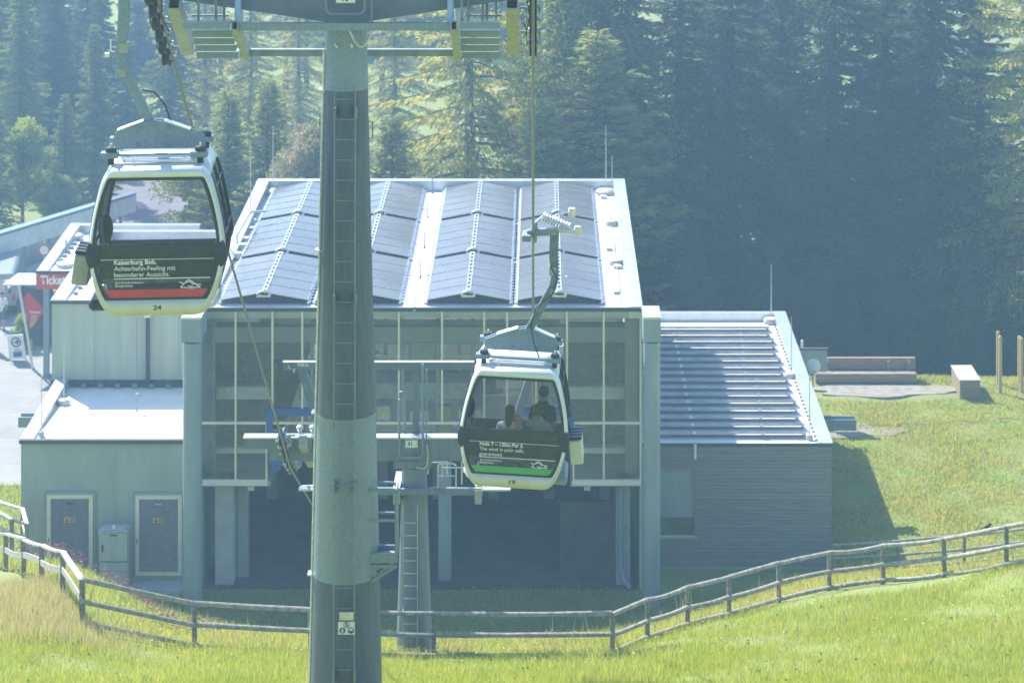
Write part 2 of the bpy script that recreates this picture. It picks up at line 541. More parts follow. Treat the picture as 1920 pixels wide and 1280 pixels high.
# paved forecourt at the left, gravel strip by the bench
b = MB()
pv = [(-75, 88.6), (-17.9, 88.2), (-17.9, 93.4), (-11.8, 93.4), (-11.8, 126), (-15, 146), (-25.5, 146), (-26.5, 126), (-75, 126)]
b.prism(pv, -0.3, 0.02, 'xy')
tag(b.build('road', M['asphalt_pale']), 'pale paved forecourt beside the station', kind='structure')
b = MB()
for k in range(9):          # slab joints of the forecourt, thin dark strips
    yy = 90.4 + k * 3.1
    b.box(-60, -18.2, yy, yy + 0.05, 0.015, 0.026)
tag(b.build('pavement', M['concrete']), 'thin joints across the paved forecourt', kind='structure')
b = MB()
n = 40
gp = []
for k in range(n):
    a = k / n * 2 * math.pi
    rr = 1 + 0.14 * math.sin(3 * a + 1) + 0.09 * math.sin(7 * a)
    gp.append((14.9 + 3.2 * rr * math.cos(a), 99.95 + .85 * rr * math.sin(a)))
b.prism(gp, -0.2, 0.065, 'xy')
tag(b.build('gravel_path', M['gravel']), 'bare gravel strip in front of the long bench', kind='structure')
b = MB()
gp = []
for k in range(n):
    a = k / n * 2 * math.pi
    rr = 1 + 0.25 * math.sin(3 * a + 2) + 0.2 * math.sin(5 * a)
    gp.append((13.2 + 1.6 * rr * math.cos(a), 94.6 + 0.8 * rr * math.sin(a)))
b.prism(gp, -0.2, 0.06, 'xy')
tag(b.build('gravel_path', M['gravel']), 'small worn gravel patch in the mown field', kind='structure')

# ---------------------------------------------------------------- station hall
D0 = 78.0
XL, XR = -11.61, 3.37            # glazed front
XC = (XL + XR) / 2
RL, RR = -11.74, 3.45            # roof edges
DB = 95.1
ZF, ZB = 9.686, 10.32            # parapet top front / back
st = root('station_building', 'large glazed cableway station with solar panels on its white flat roof', 'building', (XC, D0, 0))

def roofz(y):                     # white membrane
    return 9.60 + (y - D0) * 0.018

b = MB()
b.add([(RL + .1, D0 + .1, 9.35), (RR - .1, D0 + .1, 9.35), (RR - .1, DB, 9.6), (RL + .1, DB, 9.6),
       (RL + .1, D0 + .1, roofz(D0 + .1)), (RR - .1, D0 + .1, roofz(D0 + .1)), (RR - .1, DB, roofz(DB)), (RL + .1, DB, roofz(DB))],
      [(0, 3, 2, 1), (4, 5, 6, 7), (0, 1, 5, 4), (1, 2, 6, 5), (2, 3, 7, 6), (3, 0, 4, 7)])
roof = b.build('roof', M['membrane_white'], st)

def para(x0, x1):
    b = MB()
    b.add([(x0, D0, 9.3), (x1, D0, 9.3), (x1, DB, 9.5), (x0, DB, 9.5), (x0, D0, ZF), (x1, D0, ZF), (x1, DB, ZB), (x0, DB, ZB)],
          [(0, 3, 2, 1), (4, 5, 6, 7), (0, 1, 5, 4), (1, 2, 6, 5), (2, 3, 7, 6), (3, 0, 4, 7)])
    return b
para(RL, RL + .48).build('parapet', M['parapet_metal'], roof)
para(RR - .48, RR).build('parapet', M['parapet_metal'], roof)
b = MB()
b.box(RL + .48, RR - .48, DB - .4, DB, 9.5, ZB - .004)
b.build('parapet', M['parapet_metal'], roof)
b = MB()                              # cap joints on the side parapets
for k in range(9):
    yy = D0 + 1 + k * 1.95
    zz = ZF + (ZB - ZF) * (yy - D0) / (DB - D0)
    for x0, x1 in ((RL - .005, RL + .485), (RR - .485, RR + .005)):
        b.box(x0, x1, yy, yy + .03, zz - .1, zz + .006)
b.each('cap_joint', M['alu'], roof)
b = MB()
b.box(RL - .01, RR + .01, D0 - .10, D0 + .02, 9.545, 9.672)
b.build('fascia', M['fascia_dark'], roof)

# solar panels: four tents of panels, three blocks deep, five panels on each side of a block
TENTS = [(-11.0, -7.98), (-7.76, -4.84), (-3.94, -1.06), (-0.84, 2.08)]
BLOCKS = [(78.45, 83.6), (83.95, 89.1), (89.45, 94.5)]
b = MB()
b.box(-.735, .735, -.5, .5, -.02, .012)
b.cur = 1
b.add([(-.715, -.485, .0145), (.715, -.485, .0145), (.715, .485, .0145), (-.715, .485, .0145)], [(0, 1, 2, 3)])
panel_me = b.mesh('solar_panel', [M['alu'], M['solar_cell']])
for ti, (t0, t1) in enumerate(TENTS):
    tm = (t0 + t1) / 2
    hw = (t1 - t0) / 2
    slope = math.atan2(0.25, hw - .05)
    for bi, (y0, y1) in enumerate(BLOCKS):
        n = 5
        for k in range(n):
            yy = y0 + (k + .5) * (y1 - y0) / n
            for s in (-1, 1):
                sx = (hw - .07) / math.cos(slope) / 1.47
                o = link('solar_panel', panel_me, st,
                         Vector((tm + s * (hw + .05) / 2, yy, roofz(yy) + .18 + .125)) - st.location,
                         (0, s * slope + random.uniform(-.004, .004), 0), (sx, (y1 - y0) / n - .035, 1))
        # ridge channel with slots, edge rails with clips
        b = MB()
        nseg = 11
        for k in range(nseg):
            ya, yb = y0 + (k + .08) * (y1 - y0) / nseg, y0 + (k + .72) * (y1 - y0) / nseg
            za = roofz((ya + yb) / 2) + .46
            b.box(tm - .065, tm + .065, yb, ya + (y1 - y0) / nseg, za - .05, za)
        for s in (-1, 1):
            b.bar((tm + s * .06, y0, roofz(y0) + .45), (tm + s * .06, y1, roofz(y1) + .45), .035, .04)
        b.small('ridge_rail', M['alu'], st)
        b = MB()
        b.bar((tm, y0, roofz(y0) + .41), (tm, y1, roofz(y1) + .41), .15, .03)
        b.build('ridge_gutter', M['fascia_dark'], st)
        for s, xe in ((-1, t0), (1, t1)):
            b = MB()
            b.bar((xe, y0, roofz(y0) + .10), (xe, y1, roofz(y1) + .10), .07, .07)
            for k in range(14):
                yy = y0 + (k + .5) * (y1 - y0) / 14
                b.box(xe + (-.13 if s < 0 else 0), xe + (.13 if s > 0 else 0), yy - .04, yy + .04, roofz(yy) + .02, roofz(yy) + .10)
            b.small('edge_rail', M['alu'], st)
        # dark plate as the shade in the open gable and the white ridge bracket
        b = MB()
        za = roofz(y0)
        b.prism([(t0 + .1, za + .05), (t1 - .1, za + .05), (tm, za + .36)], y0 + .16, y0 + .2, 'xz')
        b.build('gable_shade', M['fascia_dark'], st)
        b = MB()
        arc = [(tm + .22 * math.cos(a), y0 - .06, za + .36 + .15 * math.sin(a)) for a in np.linspace(0, math.pi, 9)]
        b.tube(arc, .035, 6)
        b.box(tm - .24, tm + .24, y0 - .09, y0 - .02, za + .30, za + .36)
        b.build('ridge_bracket', M['alu'], st)
# small vertical pins and their wires in the walkway between the middle tents
for k, (px, y0p, y1p) in enumerate([(811, 339, 365), (802, 378, 407), (796, 428, 460), (788, 477, 512), (778, 535, 571)]):
    d = 20.9 * FPX / (y1p + 600) * 1.012
    zz = roofz(d)
    b = MB()
    x = X(px, d)
    b.tube([(x, d, zz), (x, d, zz + .62)], .022, 6)
    b.lathe([(.05, 0), (.05, .04), (.02, .08)], (x, d, zz), 8)
    b.build('roof_pin', M['steel_dull'], st)
b = MB()
for d in (82.0, 86.2, 91.4):
    b.tube([(-4.8, d, roofz(d) + .06), (-3.9, d - .15, roofz(d) + .06)], .015, 5)
b.tube([(2.75, 78.6, roofz(79) + .05), (2.7, 94, roofz(94) + .05)], .015, 5)
b.small('earth_wire', M['steel_dull'], st)
for px, py in [(1131, 382), (1142, 473), (1156, 549), (1127, 377), (1156, 504), (1040 + 120, 505)]:
    d = 21.35 * FPX / (py + 600)
    b = MB()
    b.cbox((X(px, d), d, roofz(d) + .05), .22, .3, .1)
    b.build('roof_vent', M['concrete_block'], st)

# front: soffit, mullions, transoms, panes
MUL = [375, 442, 511, 567, 626, 668, 748, 829, 908, 951, 1005, 1063, 1132, 1201]
mx = [X(p, D0) for p in MUL]
ZT = 9.545
Z_TR = Z(792, D0)                    # transom
Z_BT = Z(901, D0)                    # bottom of the side bays
side = {0, 1, 11, 12}
mw = .066
for i, x in enumerate(mx):
    low = i in (0, 1, 2, 11, 12, 13)
    b = MB()
    xo = x + (mw / 2 if i == 0 else -mw / 2 if i == len(mx) - 1 else 0)
    if i == 2: xo = X(500, D0)
    if i == 11: xo = X(1075, D0)
    b.box(x - mw / 2, x + mw / 2, D0 - .06, D0 + .10, Z_TR if i in (2, 11) else (Z_BT if low else Z_TR), ZT)
    if i in (2, 11):
        b.box(xo - mw / 2, xo + mw / 2, D0 - .06, D0 + .10, Z_BT, Z_TR)
    b.build('mullion', M['mullion'], st)
def hbar(x0, x1, z, name='transom', h=.085, dy=.003):
    b = MB()
    b.box(x0, x1, D0 - .06 - dy, D0 + .10 - dy, z - h / 2, z + h / 2)
    b.build(name, M['mullion'], st)
hbar(XL, XR, Z_TR)
hbar(XL - .02, X(502, D0), Z_BT, 'transom', .11, .004)
hbar(X(1073, D0), XR + .02, Z_BT, 'transom', .11, .004)
b = MB()
b.box(XL - .02, X(502, D0), D0 - .12, D0 + .2, Z_BT - .12, Z_BT - .056)
b.build('sill', M['white_paint'], st)
b = MB()
b.box(X(1073, D0), XR + .02, D0 - .12, D0 + .2, Z_BT - .12, Z_BT - .056)
b.build('sill', M['white_paint'], st)
def pane(x0, x1, z0, z1):
    b = MB()
    b.box(x0 + .03, x1 - .03, D0 + .01, D0 + .03, z0 + .03, z1 - .03)
    b.build('pane', M['facade_glass'], st)
for i in range(len(mx) - 1):
    pane(mx[i], mx[i + 1], Z_TR, ZT)
for x0, x1 in ((mx[0], mx[1]), (mx[1], X(500, D0)), (X(1075, D0), mx[12]), (mx[12], mx[13])):
    pane(x0, x1, Z_BT, Z_TR)
# side walls of the hall (pale panels) and back wall with openings
b = MB(); b.box(XL - .08, XL + .02, D0 + .2, DB - .3, 0, 9.3); b.build('wall', M['green_panel'], st)
b = MB(); b.box(XR - .02, XR + .08, D0 + .2, DB - .3, 0, 9.3); b.build('wall', M['green_panel'], st)
b = MB()
b.box(XL, XR, DB - .4, DB - .3, 9.1, 9.45)
b.box(XL, XR, DB - .4, DB - .3, 0, 5.0)
for k in range(6): b.box(XL + k * 2.95, XL + k * 2.95 + .2, DB - .4, DB - .3, 5.0, 9.1)
b.each('back_wall', M['concrete'], st)  # unseen side, its wide openings added to let light into the hall
# inside: soffit, cross beams, columns, brown rear panels, deck
b = MB(); b.box(XL + .05, XR - .05, D0 + .2, D0 + .5, 9.24, 9.34); b.build('soffit_beam', M['inner_beam'], st)
b = MB(); b.box(XL + .05, XR - .05, D0 + .9, D0 + 1.3, Z(640, D0 + 1), Z(612, D0 + 1)); b.each('cross_beam', M['column_paint'], st)
b = MB()
b.box(XL + .05, X(505, D0 + 2), D0 + 1.8, D0 + 2.2, Z(745, D0 + 2), Z(722, D0 + 2))
b.box(X(1066, D0 + 2), XR - .05, D0 + 1.8, D0 + 2.2, Z(745, D0 + 2), Z(722, D0 + 2))
b.each('cross_beam', M['inner_beam'], st)
b = MB()
b.box(XL + .05, X(498, D0 + 2), D0 + 1.8, D0 + 2.2, Z(846, D0 + 2), Z(836, D0 + 2))
b.box(X(1080, D0 + 2), XR - .05, D0 + 1.8, D0 + 2.2, Z(846, D0 + 2), Z(836, D0 + 2))
b.each('cross_beam', M['inner_beam'], st)
for p0, p1, nm in ((380, 403, 'column'), (1172, 1195, 'column'), (406, 441, 'column'), (1155, 1181, 'column')):
    b = MB()
    dd = D0 + (1.0 if nm and p0 in (380, 1172) else .9)
    top = 9.3 if p0 in (380, 1172) else Z_BT - .13
    if p0 in (380, 1172):
        b.box(X(p0, dd), X(p1, dd), dd - .05, dd + .35, Z_BT - .1, top)
    else:
        b.box(X(p0, dd), X(p1, dd), dd - .35, dd + .4, -.1, top)
    b.build('column', M['concrete'], st)
for p0, p1 in ((402, 510), (1066, 1172)):
    b = MB(); b.box(X(p0, D0 + 3), X(p1, D0 + 3), D0 + 2.9, D0 + 3.1, Z_BT - .3, 8.3); b.build('inner_wall', M['brown_wall'], st)
for k, p in enumerate((585, 640, 700, 755, 821, 887, 1030)):          # pale hanging pipes inside
    b = MB()
    dd = D0 + 1.5 + .4 * (k % 3)
    b.tube([(X(p, dd), dd, 9.2), (X(p, dd), dd, Z(810, dd))], .07, 8)
    b.build('pipe', M['machine_blue'], st)
# drive machinery seen in the upper hall
b = MB()
dm = D0 + 4
b.box(X(585, dm), X(1050, dm), dm, dm + .5, Z(645, dm), Z(606, dm))
b.build('drive_girder', M['machine_blue'], st)
b = MB()
b.box(X(768, dm), X(818, dm), dm - .6, dm + 1.2, Z(672, dm), Z(632, dm))
b.box(X(700, dm), X(890, dm), dm - .3, dm + 2.0, Z(745, dm), Z(712, dm))
b.each('drive_housing', M['machine_blue'], st, bevel=.04)
b = MB()
b.lathe([(.3, -.12), (2.35, -.12), (2.4, -.02), (2.3, .04), (2.4, .1), (2.35, .2), (.3, .2)], (XC + .2, dm + 3.2, Z(700, dm)), 40)
b.build('bullwheel', M['machine_pale'], st, smooth=True)
b = MB()
for p0, p1, y0, y1 in ((708, 735, 748, 775), (860, 905, 755, 772), (770, 806, 757, 778), (608, 640, 690, 705), (655, 690, 655, 700), (930, 1000, 700, 716), (925, 965, 650, 672)):
    b.box(X(p0, dm), X(p1, dm), dm - .8, dm + .2, Z(y1, dm), Z(y0, dm))
b.each('gearbox', M['machine_pale'], st, bevel=.03)
b = MB()
for p0, p1, y0, y1 in ((600, 1060, 676, 682), (600, 1060, 748, 753)):
    b.box(X(p0, dm), X(p1, dm), dm + .6, dm + .8, Z(y1, dm), Z(y0, dm))
for p in (560, 720, 860, 940, 1020):
    b.tube([(X(p, dm), dm + .9, 9.2), (X(p, dm), dm + .9, 5)], .06, 8)
b.each('walkway_rail', M['steel_bright'], st)
b = MB()
b.box(XL + 2.5, XR - 2.5, D0 + 3.6, DB - 1, Z(795, D0 + 3.6) - .3, Z(795, D0 + 3.6))
b.build('machine_deck', M['white_paint'], st)  # white so that it bounces light up into the hall
# blue rope guides at the mouth of the hall
dg_ = D0 - .02
for sgn, pa, pb in ((0, 500, 602), (1, 1068, 1076)):
    b = MB()
    if sgn == 0:
        b.box(X(500, dg_), X(604, dg_), dg_ - .1, dg_ + .1, Z(778, dg_), Z(765, dg_))
        b.box(X(500, dg_), X(512, dg_), dg_ - .1, dg_ + .1, Z(815, dg_), Z(778, dg_))
    else:
        b.box(X(980, dg_), X(1076, dg_), dg_ - .1, dg_ + .1, Z(778, dg_), Z(765, dg_))
        b.box(X(1066, dg_), X(1076, dg_), dg_ - .1, dg_ + .1, Z(830, dg_), Z(778, dg_))
    b.each('rope_guide', M['guide_blue'], st)
b = MB()
pts = [(X(508, dg_), Z(846, dg_)), (X(532, dg_), Z(846, dg_)), (X(531, dg_), Z(868, dg_)), (X(526, dg_), Z(878, dg_)), (X(517, dg_), Z(881, dg_)), (X(511, dg_), Z(872, dg_))]
b.prism(pts, dg_ - .35, dg_ + .1, 'xz')
b.build('guide_funnel', M['guide_blue'], st, bevel=.04)
b = MB()
dd = D0 + 1.4
b.prism([(X(543, dd), Z(776, dd)), (X(574, dd), Z(776, dd)), (X(577, dd), Z(790, dd)), (X(570, dd), Z(811, dd)), (X(538, dd), Z(811, dd))], dd, dd + .15, 'xz')
b.build('notice_board', M['rust_board'], st)
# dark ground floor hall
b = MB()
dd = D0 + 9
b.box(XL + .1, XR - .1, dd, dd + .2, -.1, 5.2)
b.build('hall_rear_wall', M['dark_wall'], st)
for k in range(7):
    b = MB(); xx = XL + 1.2 + k * 2.1; b.box(xx, xx + .4, dd - .25, dd, 0, 5.1); b.build('pilaster', M['concrete'], st)
b = MB(); b.box(XL + .1, XR - .1, dd - .3, dd - .01, 3.2, 3.6); b.build('cross_beam', M['concrete'], st)
b = MB(); b.box(X(470, D0 + .6), X(1150, D0 + .6), D0 + .3, D0 + .6, -.05, .14); b.build('kerb', M['dark_wall'], st)
for p, z0, z1 in ((520, 3.2, 3.9), (640, 3.4, 4.4), (900, 3.3, 4.2), (1000, 3.5, 4.3)):
    b = MB(); b.box(X(p, D0 + 4), X(p + 46, D0 + 4), D0 + 3.6, D0 + 5.4, z0, z1); b.build('conveyor_drive', M['steel_dull'], st, bevel=.05)
for z0 in (4.5, 4.0):
    b = MB(); b.tube([(XL + 1.6, D0 + 3, z0), (XR - 1.6, D0 + 3, z0)], .06, 8); b.build('conveyor_rail', M['steel_bright'], st)
b = MB()
b.box(X(1050, D0 + 1.4), X(1158, D0 + 1.4), D0 + 1.4, D0 + 1.6, -.1, Z(940, D0 + 1.4))
b.build('roller_door', M['dark_wall'], st)
b = MB()
b.box(X(445, D0 + 1.2), X(466, D0 + 1.2), D0 + 1.2, D0 + 1.5, -.1, Z_BT - .13)
b.build('door_jamb', M['column_paint'], st)
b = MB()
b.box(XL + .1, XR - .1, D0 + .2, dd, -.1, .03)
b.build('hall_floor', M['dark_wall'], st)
b = MB()
b.box(XL + .05, X(505, D0), D0 + .3, D0 + 9, Z_BT - .3, Z_BT - .13)
b.box(X(1070, D0), XR - .05, D0 + .3, D0 + 9, Z_BT - .3, Z_BT - .13)
b.each('hall_ceiling', M['concrete'], st)
b = MB()
b.box(X(822, D0 + .9), X(846, D0 + .9), D0 + .9, D0 + 1.3, -.1, 6.0)
b.build('column', M['column_paint'], st)
for p in (471, 1101):
    b = MB(); b.box(X(p - 6, D0 + .8), X(p + 6, D0 + .8), D0 + .72, D0 + .86, Z(918, D0 + .8), Z(909, D0 + .8)); b.build('wall_lamp', M['white_paint'], st)
# downpipe at the right of the hall mouth
b = MB()
dd = D0 + .35
x = X(1163, dd)
b.tube([(x, dd, Z_BT - .12), (x, dd, .75), (x + .12, dd - .2, .3), (x + .32, dd - .3, .12)], .095, 10)
for zz in (1.5, 3.0): b.lathe([(.115, 0), (.115, .06)], (x, dd, zz), 10)
b.build('downpipe', M['steel_light'], st, smooth=True)
# two heavy outer columns with their caps
for p0, p1, lab in ((343, 379, 'l'), (1206, 1238, 'r')):
    dd = 76.75
    x0, x1 = X(p0, dd), X(p1, dd)
    xm, r = (x0 + x1) / 2, (x1 - x0) / 2
    b = MB()
    b.lathe([(r, -.3), (r, Z(648, dd)), (r * .98, Z(640, dd))], (xm, dd, 0), 24)
    o = b.build('outer_column', M['column_paint'], st, smooth=True)
    b = MB()
    b.box(xm - r * 1.02, xm + r * 1.02, dd - r, dd + 1.1, Z(637, dd), Z(594, dd))
    b.build('column_head', M['column_paint'], o)
    b = MB()
    b.box(xm - r * 1.05, xm + r * 1.05, dd - r * 1.05, dd + 1.1, Z(594, dd), Z(590, dd))
    b.build('cap_plate', M['alu'], o)
# side fixing on the left roof edge: pipe and blocks
b = MB()
zz = roofz(86)
b.tube([(-11.2, 84.4, zz + .5), (-11.25, 84.7, zz + .75), (-11.2, 88.2, zz + .8), (-10.6, 88.4, zz + .78)], .05, 6)
b.tube([(-11.9, 84.6, ZF + .35), (-11.5, 84.4, ZF + .35), (-11.2, 84.2, zz + .2)], .04, 6)
for y in (84.3, 85.6, 86.6, 88.2): b.cbox((-11.2, y, zz + .12), .35, .3, .2)
b.small('duct', M['alu'], st)

# ---------------------------------------------------------------- annexes at the left
XA = -17.72
la = root('annex_building', 'low green rendered annex with two louvred doors and a white flat roof', 'building', (-14.6, D0, 0))
ZA = 5.15
DA = 84.0
b = MB(); b.box(XA, -11.95, D0 + .1, DA, -.6, ZA - .14); b.build('wall', M['green_render'], la)
rf = MB(); rf.box(XA + .42, -11.8, D0 + .12, DA - .02, ZA - .13, ZA - .05); rf = rf.build('roof', M['membrane_white'], la)
b = MB(); b.box(XA - .04, -11.9, D0 - .03, D0 + .13, ZA - .12, ZA + .015); b.build('fascia', M['fascia_dark'], la)
b = MB()
b.add([(XA - .03, D0 + .13, ZA - .1), (XA + .42, D0 + .13, ZA - .1), (XA + .42, DA, ZA - .1), (XA - .03, DA, ZA - .1),
       (XA - .03, D0 + .13, ZA + .02), (XA + .42, D0 + .13, ZA + .02), (XA + .42, DA, ZA + .32), (XA - .03, DA, ZA + .32)],
      [(0, 3, 2, 1), (4, 5, 6, 7), (0, 1, 5, 4), (1, 2, 6, 5), (2, 3, 7, 6), (3, 0, 4, 7)])
b.build('parapet', M['parapet_metal'], rf)
for k in range(8):
    b = MB(); b.cbox((XA + 1.0 + k * .62, DA - .14, ZA + .06), .16, .2, .12); b.small('roof_bracket', M['steel_dull'], rf)
b = MB()
x = X(257, 81.2)
b.tube([(x, 81.2, ZA - .06), (x, 81.2, ZA + .5)], .035, 8); b.lathe([(.06, 0), (.06, .09)], (x, 81.2, ZA + .5), 8)
b.build('vent_pipe', M['steel_dull'], rf)

def door(p0, p1, y0, y1, plate_mat, ysign):
    x0, x1, z0, z1 = X(p0, D0), X(p1, D0), Z(y1, D0), Z(y0, D0)
    fr = .13
    b = MB()
    b.box(x0, x0 + fr, D0 - .03, D0 + .08, z0, z1)
    b.box(x1 - fr, x1, D0 - .03, D0 + .08, z0, z1)
    b.box(x0 + fr, x1 - fr, D0 - .03, D0 + .08, z1 - fr, z1)
    b.box(x0 + fr, x1 - fr, D0 - .03, D0 + .08, z0, z0 + fr)
    dr = b.build('door', M['mullion'], la)
    dr['label'] = 'cream framed grey louvred door'
    b = MB()                              # reveal shadow gap round the frame
    b.box(x0 - .09, x1 + .09, D0 + .02, D0 + .09, z0 - .02, z1 + .09)
    b.build('reveal', M['column_paint'], dr)
    b = MB()
    n = 38
    for k in range(n):
        za = z0 + fr + (z1 - z0 - 2 * fr) * k / n
        hh = (z1 - z0 - 2 * fr) / n
        b.add([(x0 + fr, D0 - .02, za), (x1 - fr, D0 - .02, za), (x1 - fr, D0 + .025, za + hh * .95), (x0 + fr, D0 + .025, za + hh * .95)], [(0, 1, 2, 3)])
        b.add([(x0 + fr, D0 + .02, za + hh * .9), (x1 - fr, D0 + .02, za + hh * .9), (x1 - fr, D0 - .02, za + hh), (x0 + fr, D0 - .02, za + hh)], [(0, 1, 2, 3)])
    b.build('louvre_panel', M['louvre'], dr)
    xm = (x0 + x1) / 2
    zs = Z(ysign, D0)
    b = MB(); b.box(xm - .19, xm + .19, D0 - .045, D0 - .03, zs - .09, zs + .09); pl = b.build('warning_plate', M['yellow_plate'], dr)
    b = MB()
    b.prism([(xm - .15, zs - .06), (xm - .03, zs - .06), (xm - .09, zs + .06)], D0 - .05, D0 - .047, 'xz')
    for q in range(3): b.box(xm + .01, xm + .16, D0 - .05, D0 - .047, zs - .055 + q * .045, zs - .035 + q * .045)
    b.small('warning_print', M['print_dark'], dr)
    b = MB(); zt = Z(943, D0); b.box(xm - .11, xm + .11, D0 - .045, D0 - .03, zt - .04, zt + .04 if plate_mat == 'print_dark' else zt - .01); b.build('number_plate', M[plate_mat], dr)
    b = MB(); b.tube([(x0 + .06, D0 - .05, z0 + (z1 - z0) * .40), (x0 + .06, D0 - .05, z0 + (z1 - z0) * .46)], .02, 6); b.build('handle', M['steel_dull'], dr)
door(88, 174, 927, 1076, 'print_dark', 973)
door(254, 341, 928, 1078, 'white_paint', 974)
b = MB(); b.box(X(250, 77.8), X(345, 77.8), 77.2, D0 + .09, -.3, .34); b.build('door_step', M['concrete'], la)
# rain chute out of the side wall
def chute(px0, px1, y0, y1, d, parent, sgn):
    b = MB()
    x0, x1, z0, z1 = X(px0, d), X(px1, d), Z(y1, d), Z(y0, d)
    b.box(x0, x1, d - .25, d - .2, z0, z1)
    b.box(x0, x1, d + .2, d + .25, z0, z1)
    b.box(x0, x1, d - .2, d + .2, z0, z0 + .05)
    b.build('rain_chute', M['steel_light'], parent)
chute(37, 75, 778, 797, 82.0, la, -1)

ua = root('annex_building', 'tall pale green panel annex with a dark downpipe behind the low annex', 'building', (-14.8, DA, 0))
ZU = 8.28
DU = 93.2
b = MB(); b.box(-17.93, -11.75, DA + .02, DU, -.2, ZU - .1); b.build('wall', M['green_panel'], ua)
for k in range(1, 4):
    b = MB(); xx = -17.93 + k * 1.55; b.box(xx, xx + .015, DA + .005, DA + .03, 5.4, ZU - .12); b.build('panel_joint', M['column_paint'], ua)
b = MB(); b.box(-17.96, -11.8, DA - .03, DA + .03, ZA - .06, Z(712, DA)); b.build('plinth_band', M['fascia_dark'], ua)
b = MB(); b.box(-17.99, -11.76, DA - .06, DA + .06, ZU - .12, ZU + .005); b.build('fascia', M['fascia_dark'], ua)
r2 = MB(); r2.box(-17.5, -11.8, DA + .06, DU, ZU - .11, ZU - .05); r2 = r2.build('roof', M['membrane_white'], ua)
b = MB()
b.add([(-17.98, DA + .06, ZU - .1), (-17.45, DA + .06, ZU - .1), (-17.45, DU, ZU - .1), (-17.98, DU, ZU - .1),
       (-17.98, DA + .06, ZU + .01), (-17.45, DA + .06, ZU + .01), (-17.45, DU, ZU + .4), (-17.98, DU, ZU + .4)],
      [(0, 3, 2, 1), (4, 5, 6, 7), (0, 1, 5, 4), (1, 2, 6, 5), (2, 3, 7, 6), (3, 0, 4, 7)])
b.box(-17.45, -11.8, DU - .35, DU, ZU - .1, ZU + .38)
b.build('parapet', M['parapet_metal'], r2)
b = MB()
for k in range(10): b.cbox((-17.25, DA + 1 + k * .8, ZU), .16, .12, .1)
b.small('roof_bracket', M['steel_dull'], r2)
b = MB()
for k in range(4): b.box(-15.6, -12.4, 87.5 + k * 1.1, 88.4 + k * 1.1, ZU + .05 + .02 * k, ZU + .25)
b.each('roof_collector', M['collector'], r2)
b = MB()
x = X(277, 83.85)
b.tube([(x, 83.85, Z(592, 83.85)), (x, 83.85, ZA + .02)], .075, 10)
dp = b.build('downpipe', M['fascia_dark'], ua, smooth=True)
b = MB(); b.box(x - .11, x + .11, 83.74, 83.98, Z(594, 83.85), Z(583, 83.85)); b.build('hopper', M['white_paint'], dp)

# electrical cabinet between the doors
ec = root('electrical_cabinet', 'grey green electrical cabinet standing between the two louvred doors', 'cabinet', (X(212, 77.2), 77.2, 0))
d = 77.2
x0, x1 = X(186, d), X(239, d)
zt = Z(997, d)
b = MB(); b.box(x0, x1, d - .02, d + .45, Z(1052, d), zt); b.build('body', M['cabinet_paint'], ec, bevel=.015)
b = MB(); b.box(x0 + .01, x1 - .01, d, d + .44, Z(1070, d), Z(1054, d)); b.build('plinth', M['cabinet_paint'], ec)
b = MB(); b.box(x0 + .005, x1 - .005, d - .01, d + .44, -.1, Z(1071, d)); b.build('base', M['cabinet_paint'], ec)
b = MB(); b.box(x0 - .03, x1 + .03, d - .06, d + .5, zt, zt + .05); b.box(x0 + .06, x1 - .06, d, d + .45, zt + .05, zt + .10); b.build('lid', M['cabinet_paint'], ec, bevel=.015)
b = MB(); b.lathe([(.06, 0), (.05, .07), (.02, .1)], ((x0 + x1) / 2, d + .1, zt + .1), 10); b.build('vent_knob', M['white_paint'], ec)
for s in (0, 1):
    xm = (x0 + x1) / 2
    b = MB(); b.box((x0 + .02, xm + .1)[s], (xm + .09, x1 - .02)[s], d - .035, d - .02, Z(1050, d), zt - .03); dr = b.build('door', M['cabinet_paint'], ec)
    if s == 0:
        b = MB(); b.box(x0 + .09, x0 + .15, d - .065, d - .035, Z(1033, d), Z(1020, d)); b.build('handle', M['black_plastic'], dr)
b = MB(); b.box(xm - .1, xm + .12, d - .045, d - .036, Z(1004, d), Z(1001, d)); b.build('name_plate', M['print_dark'], ec)
b = MB(); b.prism([(xm - .07, Z(1026, d)), (xm + .05, Z(1026, d)), (xm - .01, Z(1020, d))], d - .04, d - .036, 'xz'); b.build('warning_triangle', M['yellow_plate'], ec)

# ---------------------------------------------------------------- timber annex at the right
DT = 80.0
xt0, xt1 = X(1236, DT), X(1559, DT)
zt = Z(830, DT)
DTB = 95.6
ta = root('timber_building', 'grey timber clad annex with rows of tube collectors on its white roof', 'building', ((xt0 + xt1) / 2, DT, 0))
b = MB(); b.box(XR + .1, xt1 - .05, DT + .05, DTB, -.4, zt - .1); b.build('wall', M['column_paint'], ta)
zbase = Z(1060, DT)
b = MB(); b.box(xt0 - .4, xt1 - .03, DT + .005, DT + .05, -.5, zbase); b.build('plinth', M['green_render'], ta)
nb = 34
bh = (zt - .12 - zbase) / nb
wx0, wx1 = X(1228, DT), X(1306, DT)
wz0, wz1 = Z(1003, DT), Z(878, DT)
cache = {}
for k in range(nb):
    za = zbase + k * bh
    zc = za + bh / 2
    segs = [(xt0 - .4, xt1)]
    if wz0 - .08 < zc < wz1 + .04: segs = [(wx1, xt1)]
    for x0, x1 in segs:
        b = MB()
        dy = random.uniform(0, .007)
        b.box(x0, x1, DT - .03 - dy, DT + .02, za, za + bh - .010)
        b.build('board', M['timber_grey' if random.random() < .6 else 'timber_grey_light'], ta)
